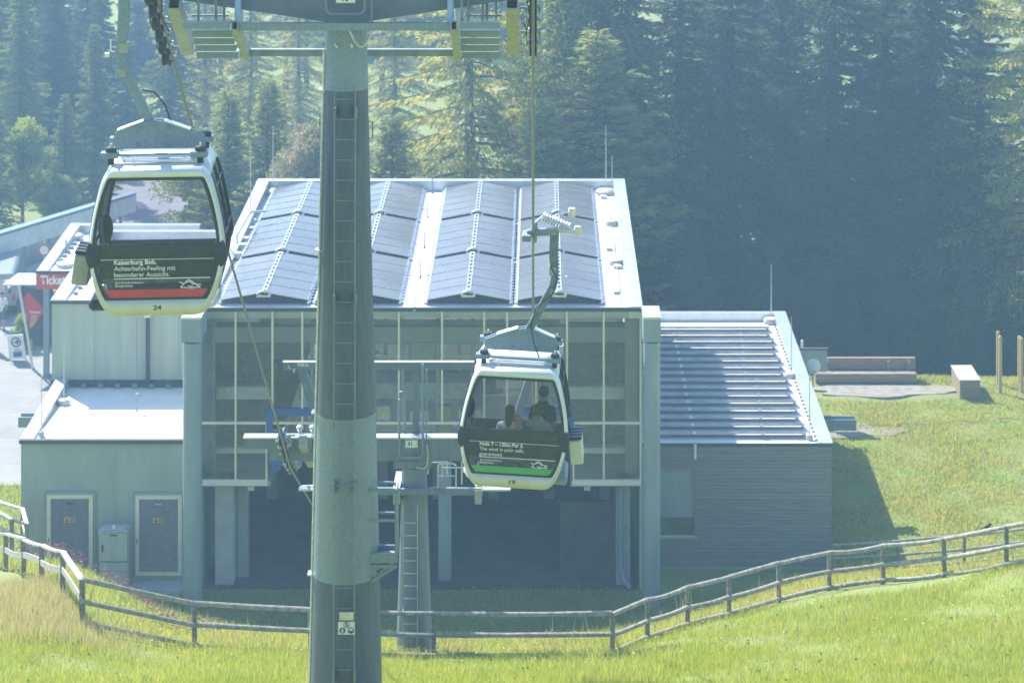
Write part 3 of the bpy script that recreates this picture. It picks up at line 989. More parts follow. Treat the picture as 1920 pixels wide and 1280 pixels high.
for k in range(nb):                                                    # side boards, seen edge-on from a step aside
    za = zbase + k * bh
    b = MB(); b.box(xt1 - .03, xt1 + .012, DT + .05, DTB - .02, za, za + bh - .018); b.build('board', M['timber_grey'], ta)
b = MB(); b.add([(wx0, DT, wz0), (wx1 - .06, DT, wz0), (wx1 - .06, DT + .19, wz1), (wx0, DT + .19, wz1)], [(0, 1, 2, 3)]); wd = b.build('window', M['window_glass'], ta)
b = MB()
b.box(wx1 - .06, wx1 + .02, DT - .05, DT + .03, wz0 - .06, wz1 + .05)
b.box(wx0, wx1 - .06, DT - .05, DT + .03, wz1, wz1 + .05)
b.build('frame', M['timber_brown'], wd)
b = MB(); b.box(wx0, wx1 + .02, DT - .09, DT + .03, wz0 - .10, wz0 - .005); b.build('sill', M['alu'], wd)
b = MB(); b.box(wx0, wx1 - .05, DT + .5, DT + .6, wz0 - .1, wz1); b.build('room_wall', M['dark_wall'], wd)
b = MB(); b.box(xt0 - .4, wx1 + .02, DT - .02, DT + .02, wz0 - .75, wz0 - .12); b.build('apron_panel', M['timber_grey'], ta)
tr = MB()
tr.add([(XR + .12, DT, zt - .10), (xt1, DT, zt - .10), (xt1, DTB, zt - .1), (XR + .12, DTB, zt - .1), (XR + .12, DT, zt - .03), (xt1 - .45, DT, zt - .03), (xt1 - .45, DTB, zt - .03), (XR + .12, DTB, zt - .03)],
       [(0, 3, 2, 1), (4, 5, 6, 7), (0, 1, 5, 4), (1, 2, 6, 5), (2, 3, 7, 6), (3, 0, 4, 7)])
tr = tr.build('roof', M['membrane_white'], ta)
b = MB(); b.box(XR + .15, xt1 + .04, DT - .06, DT - .004, zt - .12, zt + .0); b.build('fascia', M['fascia_dark'], tr)
b = MB()
b.add([(xt1 - .45, DT - .0, zt - .1), (xt1 + .05, DT, zt - .1), (xt1 + .05, DTB, zt - .1), (xt1 - .45, DTB, zt - .1),
       (xt1 - .45, DT, zt - .0), (xt1 + .05, DT, zt - .0), (xt1 + .05, DTB, zt + .3), (xt1 - .45, DTB, zt + .3)],
      [(0, 3, 2, 1), (4, 5, 6, 7), (0, 1, 5, 4), (1, 2, 6, 5), (2, 3, 7, 6), (3, 0, 4, 7)])
b.build('parapet', M['parapet_metal'], tr)
b = MB(); b.box(XR + .15, xt1 - .45, DTB - .35, DTB, zt - .1, zt + .295); b.build('parapet', M['parapet_metal'], tr)
b = MB()
for k in range(34): b.cbox((xt1 - .5, DT + .3 + k * .44, zt + .01), .08, .06, .06)
b.small('edge_clip', M['steel_dull'], tr)
nr = 16
for k in range(nr):
    yy = DT + .75 + k * (14.0 / nr)
    x0, x1 = XR + .3, 9.22 + .06 * math.sin(k * 2.1)
    b = MB()
    tl = Matrix.Translation((0, yy, zt + .10)) @ Matrix.Rotation(R(-19), 4, 'X')
    b.box(x0, x1, -.25, .25, -.035, .0, tl)
    rw = b.build('solar_collector', M['collector'], ta)
    b = MB()
    for q in range(6):
        p0 = tl @ Vector((x0, -.17 + q * .068, .012))
        p1 = tl @ Vector((x1, -.17 + q * .068, .012))
        b.tube([p0, p1], .03, 6)
    b.small('collector_tube', M['collector_tube'], rw)
    b = MB()
    for xx in (x0 + 1.7, x0 + 4.1 + .05 * k % .4):
        b.box(xx - .05, xx + .05, -.29, -.22, -.06, .05, tl)
    b.box(x1 + .002, x1 + .08, -.27, .27, -.05, .05, tl)
    b.each('collector_clamp', M['alu'], rw)
b = MB()
x = X(1303, DT - .06)
b.tube([(x, DT - .1, zt - .02), (x, DT - .1, Z(858, DT))], .05, 8); b.build('overflow_pipe', M['white_paint'], ta)
chute(1545, 1604, 783, 803, 86.0, ta, 1)
b = MB()
d = 95.9
b.box(X(1500, d), X(1551, d), d, d + .12, Z(697, d), Z(656, d)); b.build('screen_wall', M['green_render'], ta)
b = MB(); b.box(X(1498, d), X(1553, d), d - .04, d + .16, Z(656, d), Z(653, d)); b.build('screen_cap', M['fascia_dark'], ta)

dish = root('satellite_dish', 'round pale satellite dish on a mast at the timber annex corner', 'dish', at(1525, 712, 94.5))
d = 94.5
c = at(1525, 687, d)
b = MB(); b.lathe([(.02, .06), (.16, .045), (.26, .015), (.305, -.02), (.30, -.03), (.15, .02), (.02, .03)], c, 28, (.1, -1, .12)); b.build('reflector', M['white_paint'], dish, smooth=True)
b = MB(); b.tube([c + Vector((0, .08, 0)), c + Vector((0, .14, -.4)), (c.x, d + .14, Z(735, d))], .025, 8); b.build('mast', M['steel_dull'], dish)
b = MB(); b.tube([c + Vector((0, .05, -.28)), c + Vector((.03, -.3, -.12))], .012, 6); b.cbox(c + Vector((.03, -.32, -.1)), .06, .1, .06); b.build('feed_arm', M['steel_dull'], dish)

# lightning rods with round concrete feet
def rod(px, ytop, ybot, d, label, zfoot=None, foot=.24):
    f = at(px, ybot, d)
    if zfoot is not None: f.z = zfoot
    r = root('lightning_rod', label, 'lightning rod', f, 'lightning rods on the roofs')
    top = Z(ytop, d)
    b = MB(); b.tube([(f.x, f.y, f.z + .1), (f.x, f.y, (f.z + top) / 2), (f.x, f.y, top)], [.022, .018, .012], 6); b.build('rod', M['steel_bright'], r)
    b = MB(); b.lathe([(foot, 0), (foot, .12), (foot * .85, .18), (foot * .3, .2)], f, 16); b.build('foot', M['concrete_block'], r, smooth=True)
    return r
rod(512, 236, 345, 94.2, 'tall lightning rod at the back left corner of the station roof', roofz(94.2), .42)
rod(1136, 236, 346, 94.2, 'tall lightning rod at the back right corner of the station roof', roofz(94.2), .42)
rod(1147.5, 292, 412, 89.2, 'thin lightning rod on a block at the right edge of the station roof', roofz(89.2), .28)
rod(1155, 405, 492, 83.6, 'short lightning rod on a block near the front right of the station roof', roofz(83.6), .28)
rod(470, 262, 410, 89.4, 'thin lightning rod beside the left edge of the station roof', roofz(89.4), .26)
rod(1446, 495, 606, 95.0, 'tall lightning rod at the back of the timber annex roof', zt + .0, .32)
rod(1484, 594, 716, 87.6, 'thin lightning rod halfway along the timber annex roof edge', zt - .03, .24)
rod(1518, 700, 826, 80.4, 'thin lightning rod at the front right corner of the timber annex', zt - .03, .12)
rod(120, 632, 762, 82.0, 'pale lightning rod on a round foot on the low green annex', ZA - .05, .22)
rod(78, 700, 822, 78.5, 'very thin lightning rod at the front left of the low annex roof', ZA - .05, .1)
# ---------------------------------------------------------------- ropes and towers
ROPE_X = (-6.24, -0.14)
def rope_z(d, right=False):
    if right and 38.9 < d < 57.6: return rope_z(d) + .32 * (1 - abs(d - 46.5) / (7.6 if d < 46.5 else 11.1))
    if d <= 38.6: return 24.53 + .2136 - .775 * (d - 38.6)
    if d <= 57.6: return 24.53 - .712 * (d - 38.9)
    return 24.53 - .712 * (57.6 - 38.9) - (.33 if right else .52) * (d - 57.6)
for xr, lab in zip(ROPE_X, ('steel haul rope descending past the left cabin to the low tower', 'steel haul rope carrying the right cabin down to the station')):
    b = MB()
    ds = [6, 20, 35, 37.5, 38.6, 42, 46, 50, 54, 56.6, 57.6, 58.6, 62, 70] + ([78, 84] if xr > -1 else [76])
    b.tube([(xr - .0035 * (d - 38.9), d, rope_z(d, xr > -1)) for d in ds], .026, 8)
    tag(b.build('haul_rope', M['rope_steel'], smooth=True), lab, 'rope', 'ropes of the cableway')

def ladder(parent, x, yf, z0, z1, w, step, m, sub='rung', r=.0065, mr='steel_light'):
    """yf(z) gives the distance of the ladder front"""
    b = MB()
    for s in (-1, 1):
        b.bar((x + s * w / 2, yf(z0), z0), (x + s * w / 2, yf(z1), z1), .016, .05, (0, 1, 0))
    ld = b.build('ladder', m, parent)
    n = int((z1 - z0) / step)
    for k in range(n):
        zz = z0 + step * (k + .5)
        b = MB()
        b.tube([(x - w / 2, yf(zz), zz), (x + w / 2, yf(zz), zz)], r, 6)
        b.build(sub, M[mr], ld)
    k = 0
    zz = z0 + 1.0
    while zz < z1:
        b = MB()
        for s in (-1, 1):
            b.box(x + s * (w / 2) - .02, x + s * (w / 2) + .02, yf(zz), yf(zz) + .2, zz - .09, zz + .09)
        b.small('bracket', M['steel_dull'], ld)
        zz += 3.0
    return ld

def loop(pts, rr, n=5):
    """round the corners of a polyline"""
    out = [Vector(pts[0])]
    for i in range(1, len(pts) - 1):
        p, a, c = Vector(pts[i]), Vector(pts[i - 1]), Vector(pts[i + 1])
        u, v = (a - p).normalized(), (c - p).normalized()
        for k in range(n + 1):
            t = k / n
            out.append((p + u * rr) * (1 - t) ** 2 + p * 2 * t * (1 - t) + (p + v * rr) * t ** 2)
    out.append(Vector(pts[-1]))
    return out

# ---- tall pylon in the foreground
DP, XP = 37.5, -3.19
SP = FPX / DP
def zp(py, d=DP): return Z(py, d)
gz = hz(XP, DP)
py_ = root('cableway_pylon', 'tall grey tapered cableway pylon with ladder, crossarm and sheaves', 'pylon', (XP, DP, gz))
def prad(z): return .585 + (z - zp(1280)) / (zp(60) - zp(1280)) * (.335 - .585)
secs = [(gz - .5, zp(1072), 'steel_weathered'), (zp(1072), zp(770), 'steel_light'), (zp(770), zp(165), 'steel_weathered'), (zp(165), zp(40), 'steel_light')]
for a, c, mm in secs:
    b = MB()
    nn = 8
    off = .004 if mm == 'steel_light' else 0
    prof = [(prad(a + (c - a) * k / nn) + off, a + (c - a) * k / nn) for k in range(nn + 1)]
    b.lathe(prof, (XP, DP, 0), 40)
    b.build('shaft_section', M[mm], py_, smooth=True)
b = MB()                               # pale tube added along the left flank as its bright sunlit edge
b.tube([(XP - prad(z) * .985 - .01, DP - .08, z) for z in np.linspace(gz, zp(90), 12)], .028, 8)
cd = b.build('sunlit_edge', M['steel_bright'], py_, smooth=True)
for yy in (167, 467, 770, 1072):
    b = MB(); z = zp(yy); b.box(XP - prad(z) - .08, XP - prad(z) + .12, DP - .14, DP + .05, z - .012, z + .012); b.build('clamp', M['steel_bright'], cd)
ladder(py_, X(645, DP - .7), lambda z: DP - prad(z) - .16, gz, zp(150), .335, .325, M['steel_dull'])
for yy, s in ((245, 1), (240, -1)):
    b = MB(); z = zp(yy); b.tube([(XP + s * prad(z), DP, z + .15), (XP + s * (prad(z) + .06), DP, z + .15), (XP + s * (prad(z) + .06), DP, z - .12), (XP + s * prad(z), DP, z - .12)], .012, 6); b.build('lifting_eye', M['steel_dull'], py_)
# notices on the ladder
d = DP - .80
b = MB(); b.box(X(636, d), X(663, d), d, d + .012, zp(1162, d), zp(1147, d)); b.build('blank_plate', M['steel_bright'], py_)
b = MB(); b.box(X(634, d), X(665, d), d, d + .012, zp(1189, d), zp(1165, d)); sg = b.build('notice_sign', M['white_paint'], py_, bevel=.004)
for cx_, cy_, mm in ((650, 1170.5, 'print_dark'), (642, 1181.5, 'print_blue'), (658, 1181.5, 'print_blue')):
    cc = at(cx_, cy_, d - .004)
    b = MB()
    if mm == 'print_dark':
        b.tube([cc + Vector((.047 * math.cos(a), 0, .047 * math.sin(a))) for a in np.linspace(0, 2 * math.pi, 17)], .004, 4)
        b.bar(cc + Vector((-.034, 0, .034)), cc + Vector((.034, 0, -.034)), .004, .007)
        b.box(cc.x - .009, cc.x + .009, cc.y - .001, cc.y + .001, cc.z - .03, cc.z + .028)
    else:
        b.lathe([(.05, -.001), (.05, .002)], cc, 18, (0, -1, 0))
    o = b.build('symbol', M[mm], sg)
    if mm == 'print_blue':
        b = MB()
        e = -.006
        if cx_ < 650:                    # walking figure
            b.lathe([(.008, e), (.008, e - .001)], cc + Vector((.001, 0, .034)), 8, (0, 1, 0))
            b.prism([(cc.x - .008, cc.z - .005), (cc.x + .009, cc.z - .005), (cc.x + .008, cc.z + .024), (cc.x - .007, cc.z + .024)], cc.y + e, cc.y + e - .001, 'xz')
            b.prism([(cc.x - .024, cc.z + .0), (cc.x + .024, cc.z + .004), (cc.x + .005, cc.z + .02), (cc.x - .006, cc.z + .02)], cc.y + e - .0015, cc.y + e - .0022, 'xz')
            b.prism([(cc.x - .008, cc.z - .004), (cc.x + .002, cc.z - .004), (cc.x - .012, cc.z - .042), (cc.x - .022, cc.z - .038)], cc.y + e, cc.y + e - .001, 'xz')
            b.prism([(cc.x + .0, cc.z - .004), (cc.x + .009, cc.z - .004), (cc.x + .022, cc.z - .038), (cc.x + .012, cc.z - .042)], cc.y + e, cc.y + e - .001, 'xz')
        else:                            # helmet over a face
            b.prism([(cc.x + .032 * math.cos(a), cc.z + .004 + .034 * math.sin(a)) for a in np.linspace(0, math.pi, 10)], cc.y + e, cc.y + e - .001, 'xz')
        b.build('pictogram', M['print_white'], sg)
# side rest platform
pf = MB()
d1, d2 = DP - .32, DP + .02
x0, x1 = X(689, DP), X(745, DP)
pf.box(x0, x1, d1, d2, zp(1040), zp(1030))
pf = pf.build('rest_platform', M['steel_dull'], py_)
b = MB()
for d in (d1, d2):
    xx0 = x0 if d == d1 else x0 + .1
    b.tube(loop([(xx0, d, zp(1030)), (xx0, d, zp(905)), (x1, d, zp(905)), (x1, d, zp(1030))], .12), .024, 8)
    b.bar((xx0, d, zp(962)), (x1, d, zp(962)), .03, .035)
b.tube([(x1, d1, zp(905) - .02), (x1, d2, zp(905) - .02)], .022, 8)
b.tube([(x1, d1, zp(962)), (x1, d2, zp(962))], .018, 8)
b.each('guard_rail', M['steel_light'], pf, smooth=True)
b = MB()
b.box(x0 - .02, x1 + .02, d1 - .02, d1 + .01, zp(1040), zp(1022))
b.box(x0 - .02, x1 + .02, d2 - .01, d2 + .02, zp(1040), zp(1022))
b.each('toe_board', M['steel_light'], pf)
b = MB()
for d in (d1, d2):
    b.bar((x1, d, zp(1046)), (XP + .25, DP - .3, zp(1088)), .05, .05)
    b.bar((x0 - .1, d, zp(1046)), (x1, d, zp(1046)), .04, .05)
b.each('brace', M['steel_light'], pf)
# crossarm
b = MB()
zb_, = (zp(42),)
for s in (-1, 1):
    b.add([(XP, DP - .3, zb_), (XP, DP + .3, zb_), (XP, DP + .3, zb_ + .95), (XP, DP - .3, zb_ + .95),
           (XP + s * 2.9, DP - .2, zb_ + .42), (XP + s * 2.9, DP + .2, zb_ + .42), (XP + s * 2.9, DP + .2, zb_ + .9), (XP + s * 2.9, DP - .2, zb_ + .9)],
          [(0, 1, 2, 3), (4, 7, 6, 5), (0, 4, 5, 1), (3, 2, 6, 7), (0, 3, 7, 4), (1, 5, 6, 2)])
ca = b.build('crossarm', M['beam_paint'], py_)
d = DP - .62
b = MB(); b.box(X(452, d), X(846, d), d - .06, d + .06, zp(57, d), zp(43, d)); b.build('frame_beam', M['steel_light'], ca)
d = DP + .75
b = MB(); b.box(X(452, d), X(850, d), d - .06, d + .06, zp(105, d), zp(92, d)); b.build('frame_beam', M['steel_dull'], ca)
def hollow(b, a, c, w, h, t=.02):
    """square hollow section from a to c, open at the near end"""
    a, c = Vector(a), Vector(c)
    tt = (c - a).normalized()
    xx = Vector((1, 0, 0))
    up = xx.cross(tt).normalized()
    if up.z < 0: up = -up
    for s in (-1, 1):
        b.bar(a + xx * s * (w - t) / 2, c + xx * s * (w - t) / 2, t, h, up)
        b.bar(a + up * s * (h - t) / 2, c + up * s * (h - t) / 2, w - 2 * t, t, up)
for s, p in ((-1, 448), (1, 851)):
    b = MB()
    a = at(p - (8 if s < 0 else 0), 48, DP - .75)
    c = Vector((a.x - .0, DP + .85, zp(104, DP + .85)))
    hollow(b, a, c, .115, .17)
    b.build('side_rail', M['steel_cream'], ca)
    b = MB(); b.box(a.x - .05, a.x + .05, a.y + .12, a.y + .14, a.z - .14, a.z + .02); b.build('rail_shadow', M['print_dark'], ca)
    b = MB()                         # vertical hanger between crossarm and frame
    xh = XP + s * 1.72
    b.tube([(xh, DP - .3, zb_ + .7), (xh, DP - .45, zp(52))], .055, 8)
    b.tube([(xh + s * .08, DP + .4, zb_ + .5), (xh + s * .08, DP + .7, zp(92, DP + .7))], .05, 8)
    b.each('hanger', M['machine_blue'], ca, smooth=True)
    # stepped maintenance gratings
    for k, (yy, e0, e1) in enumerate(((42, 343, 432), (57.5, 360, 438), (71, 364, 441), (84, 367, 444), (97, 369, 447))):
        d = DP - .7 + k * .42
        if s > 0: e0, e1 = 862 + k * 1, 937
        z = zp(yy, d)
        b = MB()
        b.box(X(e0, d), X(e1, d), d - .02, d + .26, z - .03, z)
        b.cur = 1
        b.box(X(e0, d), X(e1, d), d - .03, d - .021, z - .105, z - .006)
        for q in range(16):
            xx = X(e0, d) + (X(e1, d) - X(e0, d)) * (q + .5) / 16
            b.cur = 0
            b.box(xx - .012, xx + .012, d, d + .24, z, z + .012)
        b.build('step_grating', [M['grating'], M['steel_light']], ca)
    # railing posts of the platform
    for q, p in enumerate((372, 405, 420) if s < 0 else (866, 878, 905, 913, 930)):
        b = MB(); d = DP - .55 + .2 * q; b.tube([(X(p, d), d, zp(42, d)), (X(p, d), d, zp(-110, d))], .022, 8); b.each('rail_post', M['steel_dull'], ca)
    b = MB()
    b.tube([(XP + s * 1.95, DP - .4, zp(-108)), (XP + s * 2.7, DP - .4, zp(-108))], .02, 8)
    b.tube([(XP + s * 1.95, DP + .2, zp(33)), (XP + s * 2.55, DP + .2, zp(33))], .02, 8)
    b.each('hand_rail', M['steel_dull'], ca)
b = MB()
d = DP - .5
b.tube(loop([(X(611, d), d, zp(-60, d)), (X(611, d), d, zp(27, d)), (X(684, d), d, zp(27, d)), (X(684, d), d, zp(-60, d))], .12), .022, 8)
b.tube([(X(696, d), d, zp(-60, d)), (X(697, d), d, zp(42, d))], .018, 8)
b.build('hand_loop', M['steel_light'], ca, smooth=True)
b = MB(); d = DP - .53; b.box(X(630, d), X(666, d), d, d + .012, zp(6, d), zp(-14, d)); pl = b.build('number_sign', M['white_paint'], ca)
b = MB(); b.box(X(642, d), X(644, d), d - .004, d - .001, zp(3, d), zp(-6, d)); b.box(X(648, d), X(652, d), d - .004, d - .001, zp(3, d), zp(-6, d)); b.small('sign_print', M['print_dark'], ca)
b = MB()
d = DP - .58
b.tube([(X(655, d) + .385 * t, d, zp(57, d) - .27 * math.sin(math.pi * t)) for t in np.linspace(0, 1, 12)], .017, 6)
b.build('hose', M['steel_bright'], ca, smooth=True)
b = MB()
for s in (-1, 1): b.lathe([(.02, 0), (.02, .02)], (XP + s * .13 - .02, DP - prad(zp(80)) * .93, zp(78)), 6, (0, -1, 0)); b.box(XP + s * .12 - .02, XP + s * .12 + .02, DP - .37, DP - .33, zp(84), zp(79))
b.small('bolt', M['steel_bright'], ca)

def sheaves(parent, xr, d0, d1, n, side, r=.25, slope=.72, over=1):
    """train of wheels over the rope; side = which way the carrier beam lies"""
    tvec = Vector((0, 1, -slope)).normalized()
    up = Vector((0, slope, 1)).normalized()
    for k in range(n):
        d = d0 + (d1 - d0) * k / (n - 1)
        x = xr - .0035 * (d - 38.9)
        c = Vector((x, d, rope_z(d))) + up * (r + .02) * over
        b = MB()
        b.lathe([(.04, -.07), (r * .55, -.05), (r * .9, -.06), (r, -.06), (r - .03, 0), (r, .06), (r * .9, .06), (r * .55, .05), (.04, .07)], c, 22, (1, 0, 0))
        w = b.build('sheave', M['rubber'], parent, smooth=True)
        b = MB(); b.lathe([(r * .5, -.085), (r * .5, .085)], c, 14, (1, 0, 0)); b.lathe([(.045, -.13), (.045, .16)], c, 8, (1, 0, 0)); b.build('sheave_hub', M['steel_bright'], parent, smooth=True)
    for k in range(n // 2):                              # rocker plates carrying pairs of wheels
        da = d0 + (d1 - d0) * (2 * k) / (n - 1)
        db = d0 + (d1 - d0) * (2 * k + 1) / (n - 1)
        b = MB()
        for s in (-1, 1):
            a = Vector((xr + s * .11, da - .08, rope_z(da))) + up * (r + .05) * over
            c = Vector((xr + s * .11, db + .08, rope_z(db))) + up * (r + .05) * over
            b.bar(a, c, .016, .13, up)
        m_ = Vector((xr, (da + db) / 2, rope_z((da + db) / 2))) + up * (r + .16) * over
        b.bar(m_ - Vector((.1, 0, 0)), m_ + Vector((side * .22, 0, 0)), .04, .04)
        b.small('rocker', M['steel_dull'], parent)
    b = MB()
    for k in range(n + 2):                               # rope catchers and cable clips on the outer side
        d = d0 - .1 + (d1 - d0 + .2) * k / (n + 1)
        c = Vector((xr - side * .15, d, rope_z(d))) + up * .12
        b.bar(c, c + Vector((-side * .07, 0, .03)), .03, .05)
        b.bar(c, c + up * .22, .012, .03, (1, 0, 0))
    b.small('rope_catcher', M['steel_bright'], parent)
    return up

for s, xr in ((-1, ROPE_X[0]), (1, ROPE_X[1])):
    b = MB()
    xb = xr - s * .33
    up = Vector((0, .72, 1)).normalized()
    a = Vector((xb, 36.9, rope_z(36.9) - .25))
    c = Vector((xb, 38.35, rope_z(38.35) - .1))
    hollow(b, a, c, .20, .24, .018)
    b.box(xb - .08, xb + .08, a.y + .3, a.y + .32, a.z - .35, a.z - .05)
    sa = b.build('sheave_assembly', M['steel_cream'], py_)
    b = MB()
    dd = a + (c - a) * .16
    b.bar(Vector((xb, dd.y, dd.z)) - up * .02, Vector((xb, dd.y, dd.z)) + (c - a).normalized() * .03 - up * .02, .165, .2, up)
    b.build('beam_shadow', M['print_dark'], sa)  # dark block as the shade inside the hollow beam end
    sheaves(sa, xr - (.09 if s < 0 else 0), 35.2, 38.75, 12, -s, .20, over=1 if s > 0 else .2)
    b = MB()                                  # carrying bracket from the crossarm to the beam, dampers, cables
    b.bar((XP + s * 2.6, DP, zb_ + .6), (xb, 37.3, rope_z(37.3) + .15), .22, .26)
    b.box(xb - .13, xb + .13, 36.95, 37.2, rope_z(37) - .05, rope_z(37) + .2)
    b.build('bracket', M['beam_paint'], sa)
    b = MB()
    pa = Vector((xb + .1 * s, 36.8, rope_z(36.8) - .05))
    b.tube([pa, pa + Vector((.12 * s, .2, -.05)), pa + Vector((.18 * s, .6, -.6)), pa + Vector((.12 * s, 1.0, -.9))], .012, 6)
    b.tube([Vector((xb + .16 * s, 38.3, rope_z(38.3) + .3)) + Vector((.06 * s * math.sin(q), 0, -.25 * q / 3)) for q in np.linspace(0, 3, 8)], .010, 6)
    b.tube([(xb - s * .3, 36.9, rope_z(36.9) + .7), (xb - s * .42, 37, rope_z(37) + .35), (xb - s * .32, 37.1, rope_z(37.1) + .1)], .012, 6)
    b.small('cable', M['rubber'], sa)

# ---- lower tower in front of the station mouth
DL, XT = 57.6, -3.19
tg = hz(XT, DL)
lt = root('cableway_tower', 'short grey blue cableway tower with box girder in front of the station mouth', 'tower', (XT, DL, tg))
b = MB()
zt0, zt1 = tg - .5, Z(872, DL)
def lrad(z): return .45 + (z - Z(1215, DL)) / (Z(880, DL) - Z(1215, DL)) * (.31 - .45)
b.lathe([(lrad(zt0 + (zt1 - zt0) * k / 6), zt0 + (zt1 - zt0) * k / 6) for k in range(7)], (XT, DL, 0), 28)
b.build('shaft', M['tower_paint'], lt, smooth=True)
ladder(lt, X(769, DL - .5), lambda z: DL - lrad(z) - .10, tg + .2, Z(935, DL), .36, .31, M['steel_bright'], r=.012, mr='steel_bright')
d = DL - .32
b = MB()
b.box(X(505, d), X(1060, d), d, DL - .06, Z(864, d), Z(822, d))
b.box(X(458, d), X(505, d), d + .03, DL - .09, Z(842, d), Z(822, d))
b.box(X(1060, d), X(1085, d), d + .03, DL - .09, Z(842, d), Z(822, d))
g = b.build('girder', M['tower_paint'], lt)
b = MB()
b.box(X(456, d), X(1086, d), d - .03, DL - .02, Z(822, d), Z(819.5, d))
b.build('top_flange', M['steel_bright'], g)
b = MB(); b.box(X(738, d), X(808, d), d - .03, DL + .35, Z(878, d), Z(864, d)); b.build('head_plate', M['tower_paint'], g)
for p in (585, 655, 690, 870, 930, 1000):
    b = MB(); b.box(X(p, d) - .015, X(p, d) + .015, d - .025, d - .002, Z(864, d), Z(823, d)); b.build('stiffener', M['tower_paint'], g)
b = MB(); b.box(X(760, d), X(783, d), d - .04, d - .025, Z(838, d), Z(824, d)); s1 = b.build('number_sign', M['white_paint'], lt)
b = MB(); b.box(X(770.6, d), X(772.3, d), d - .045, d - .042, Z(834, d), Z(827, d)); b.box(X(766, d), X(768.5, d), d - .045, d - .042, Z(834, d), Z(827, d)); b.small('sign_print', M['print_dark'], s1)
b = MB()
b.tube(loop([(X(749, d), d - .1, Z(746, d)), (X(749, d), d - .1, Z(855, d)), (X(793, d), d - .1, Z(855, d)), (X(793, d), d - .1, Z(680, d))], .14), .03, 8)
b.tube([(X(800, d), d - .08, Z(690, d)), (X(800, d), d - .08, Z(818, d))], .022, 8)
b.tube(loop([(X(757, d), d + .5, Z(820, d)), (X(757, d), d + .5, Z(746, d)), (X(747, d), d + .5, Z(746, d)), (X(747, d), d + .5, Z(820, d))], .05), .022, 8)
b.build('hand_loop', M['steel_light'], g, smooth=True)
b = MB()
b.tube([(X(801, d), d - .1, Z(830, d)), (X(803, d), d - .12, Z(850, d)), (X(801, d), d - .1, Z(870, d)), (X(795, d), d - .1, Z(876, d)), (X(780, d), d - .05, Z(874, d))], .02, 6)
b.build('hose', M['steel_bright'], g)
# lifting gantry above it
dgy = DL
gt = MB(); gt.box(X(532, dgy), X(893, dgy), dgy - .12, dgy - .02, Z(691, dgy), Z(677, dgy)); gt = gt.build('lifting_gantry', M['beam_paint'], lt)
b = MB(); b.box(X(531, dgy), X(894, dgy), dgy - .14, dgy + .0, Z(677, dgy), Z(675.5, dgy)); b.build('top_flange', M['steel_bright'], gt)
b = MB()
for pa, pb in ((566, 606), (1000, 958)):
    b.bar((X(pa, dgy), dgy, Z(690, dgy)), (X(pb, dgy), dgy, Z(818, dgy)), .2, .2, (0, 1, 0))
b.bar((X(780, dgy), dgy + .05, Z(690, dgy)), (X(780, dgy), dgy + .05, Z(818, dgy)), .16, .16, (0, 1, 0))
b.each('strut', M['beam_paint'], gt)
b = MB(); b.box(X(888, dgy), X(896, dgy), dgy - .16, dgy + .16, Z(712, dgy), Z(680, dgy)); b.build('end_stop', M['guide_blue'], gt)
b = MB(); b.tube([at(541, 684, dgy - .18), at(541, 689, dgy - .18), at(546, 690, dgy - .18)], .02, 6); b.tube([at(552, 690, dgy - .16), at(551, 698, dgy - .16)], .025, 6); b.build('shackle', M['steel_bright'], gt)
text('load_print', '70KN', (578 - 557) / (FPX / dgy), M['print_white'], gt, at(557, 687, dgy - .127) - lt.location, height=.085, weight=.02)
# sheaves of the lower tower
for s, xr in ((-1, ROPE_X[0]), (1, ROPE_X[1])):
    b = MB()
    xb = xr - .0035 * 18.7 - s * .42
    b.bar((xb, 56.6, rope_z(56.6) + .30), (xb, 58.8, rope_z(58.8) + .35), .2, .24)
    sa = b.build('sheave_assembly', M['steel_cream'], lt)
    b = MB()
    b.bar((xb, DL, Z(850, DL)), (xb, DL, rope_z(DL) + .2), .16, .3, (0, 1, 0))
    b.cbox((xb, 57.1, rope_z(57.1) + .48), .34, .3, .28)
    b.each('bracket', M['steel_light'], sa)
    b = MB(); b.cbox((xb, 56.94, rope_z(57.1) + .48), .2, .02, .2); b.build('beam_shadow', M['print_dark'], sa)  # dark plate as the shade of a hollow box end
    sheaves(sa, xr - .0655, 56.3, 59.0, 6, -s, .25, .5)
    b = MB()
    for q in (-.16, .16): b.lathe([(.05, 0), (.05, .1), (.09, .14), (.09, .2), (.03, .24)], (xb + q, DL - .2, Z(817, d)), 10)
    b.small('bolt', M['steel_bright'], sa)
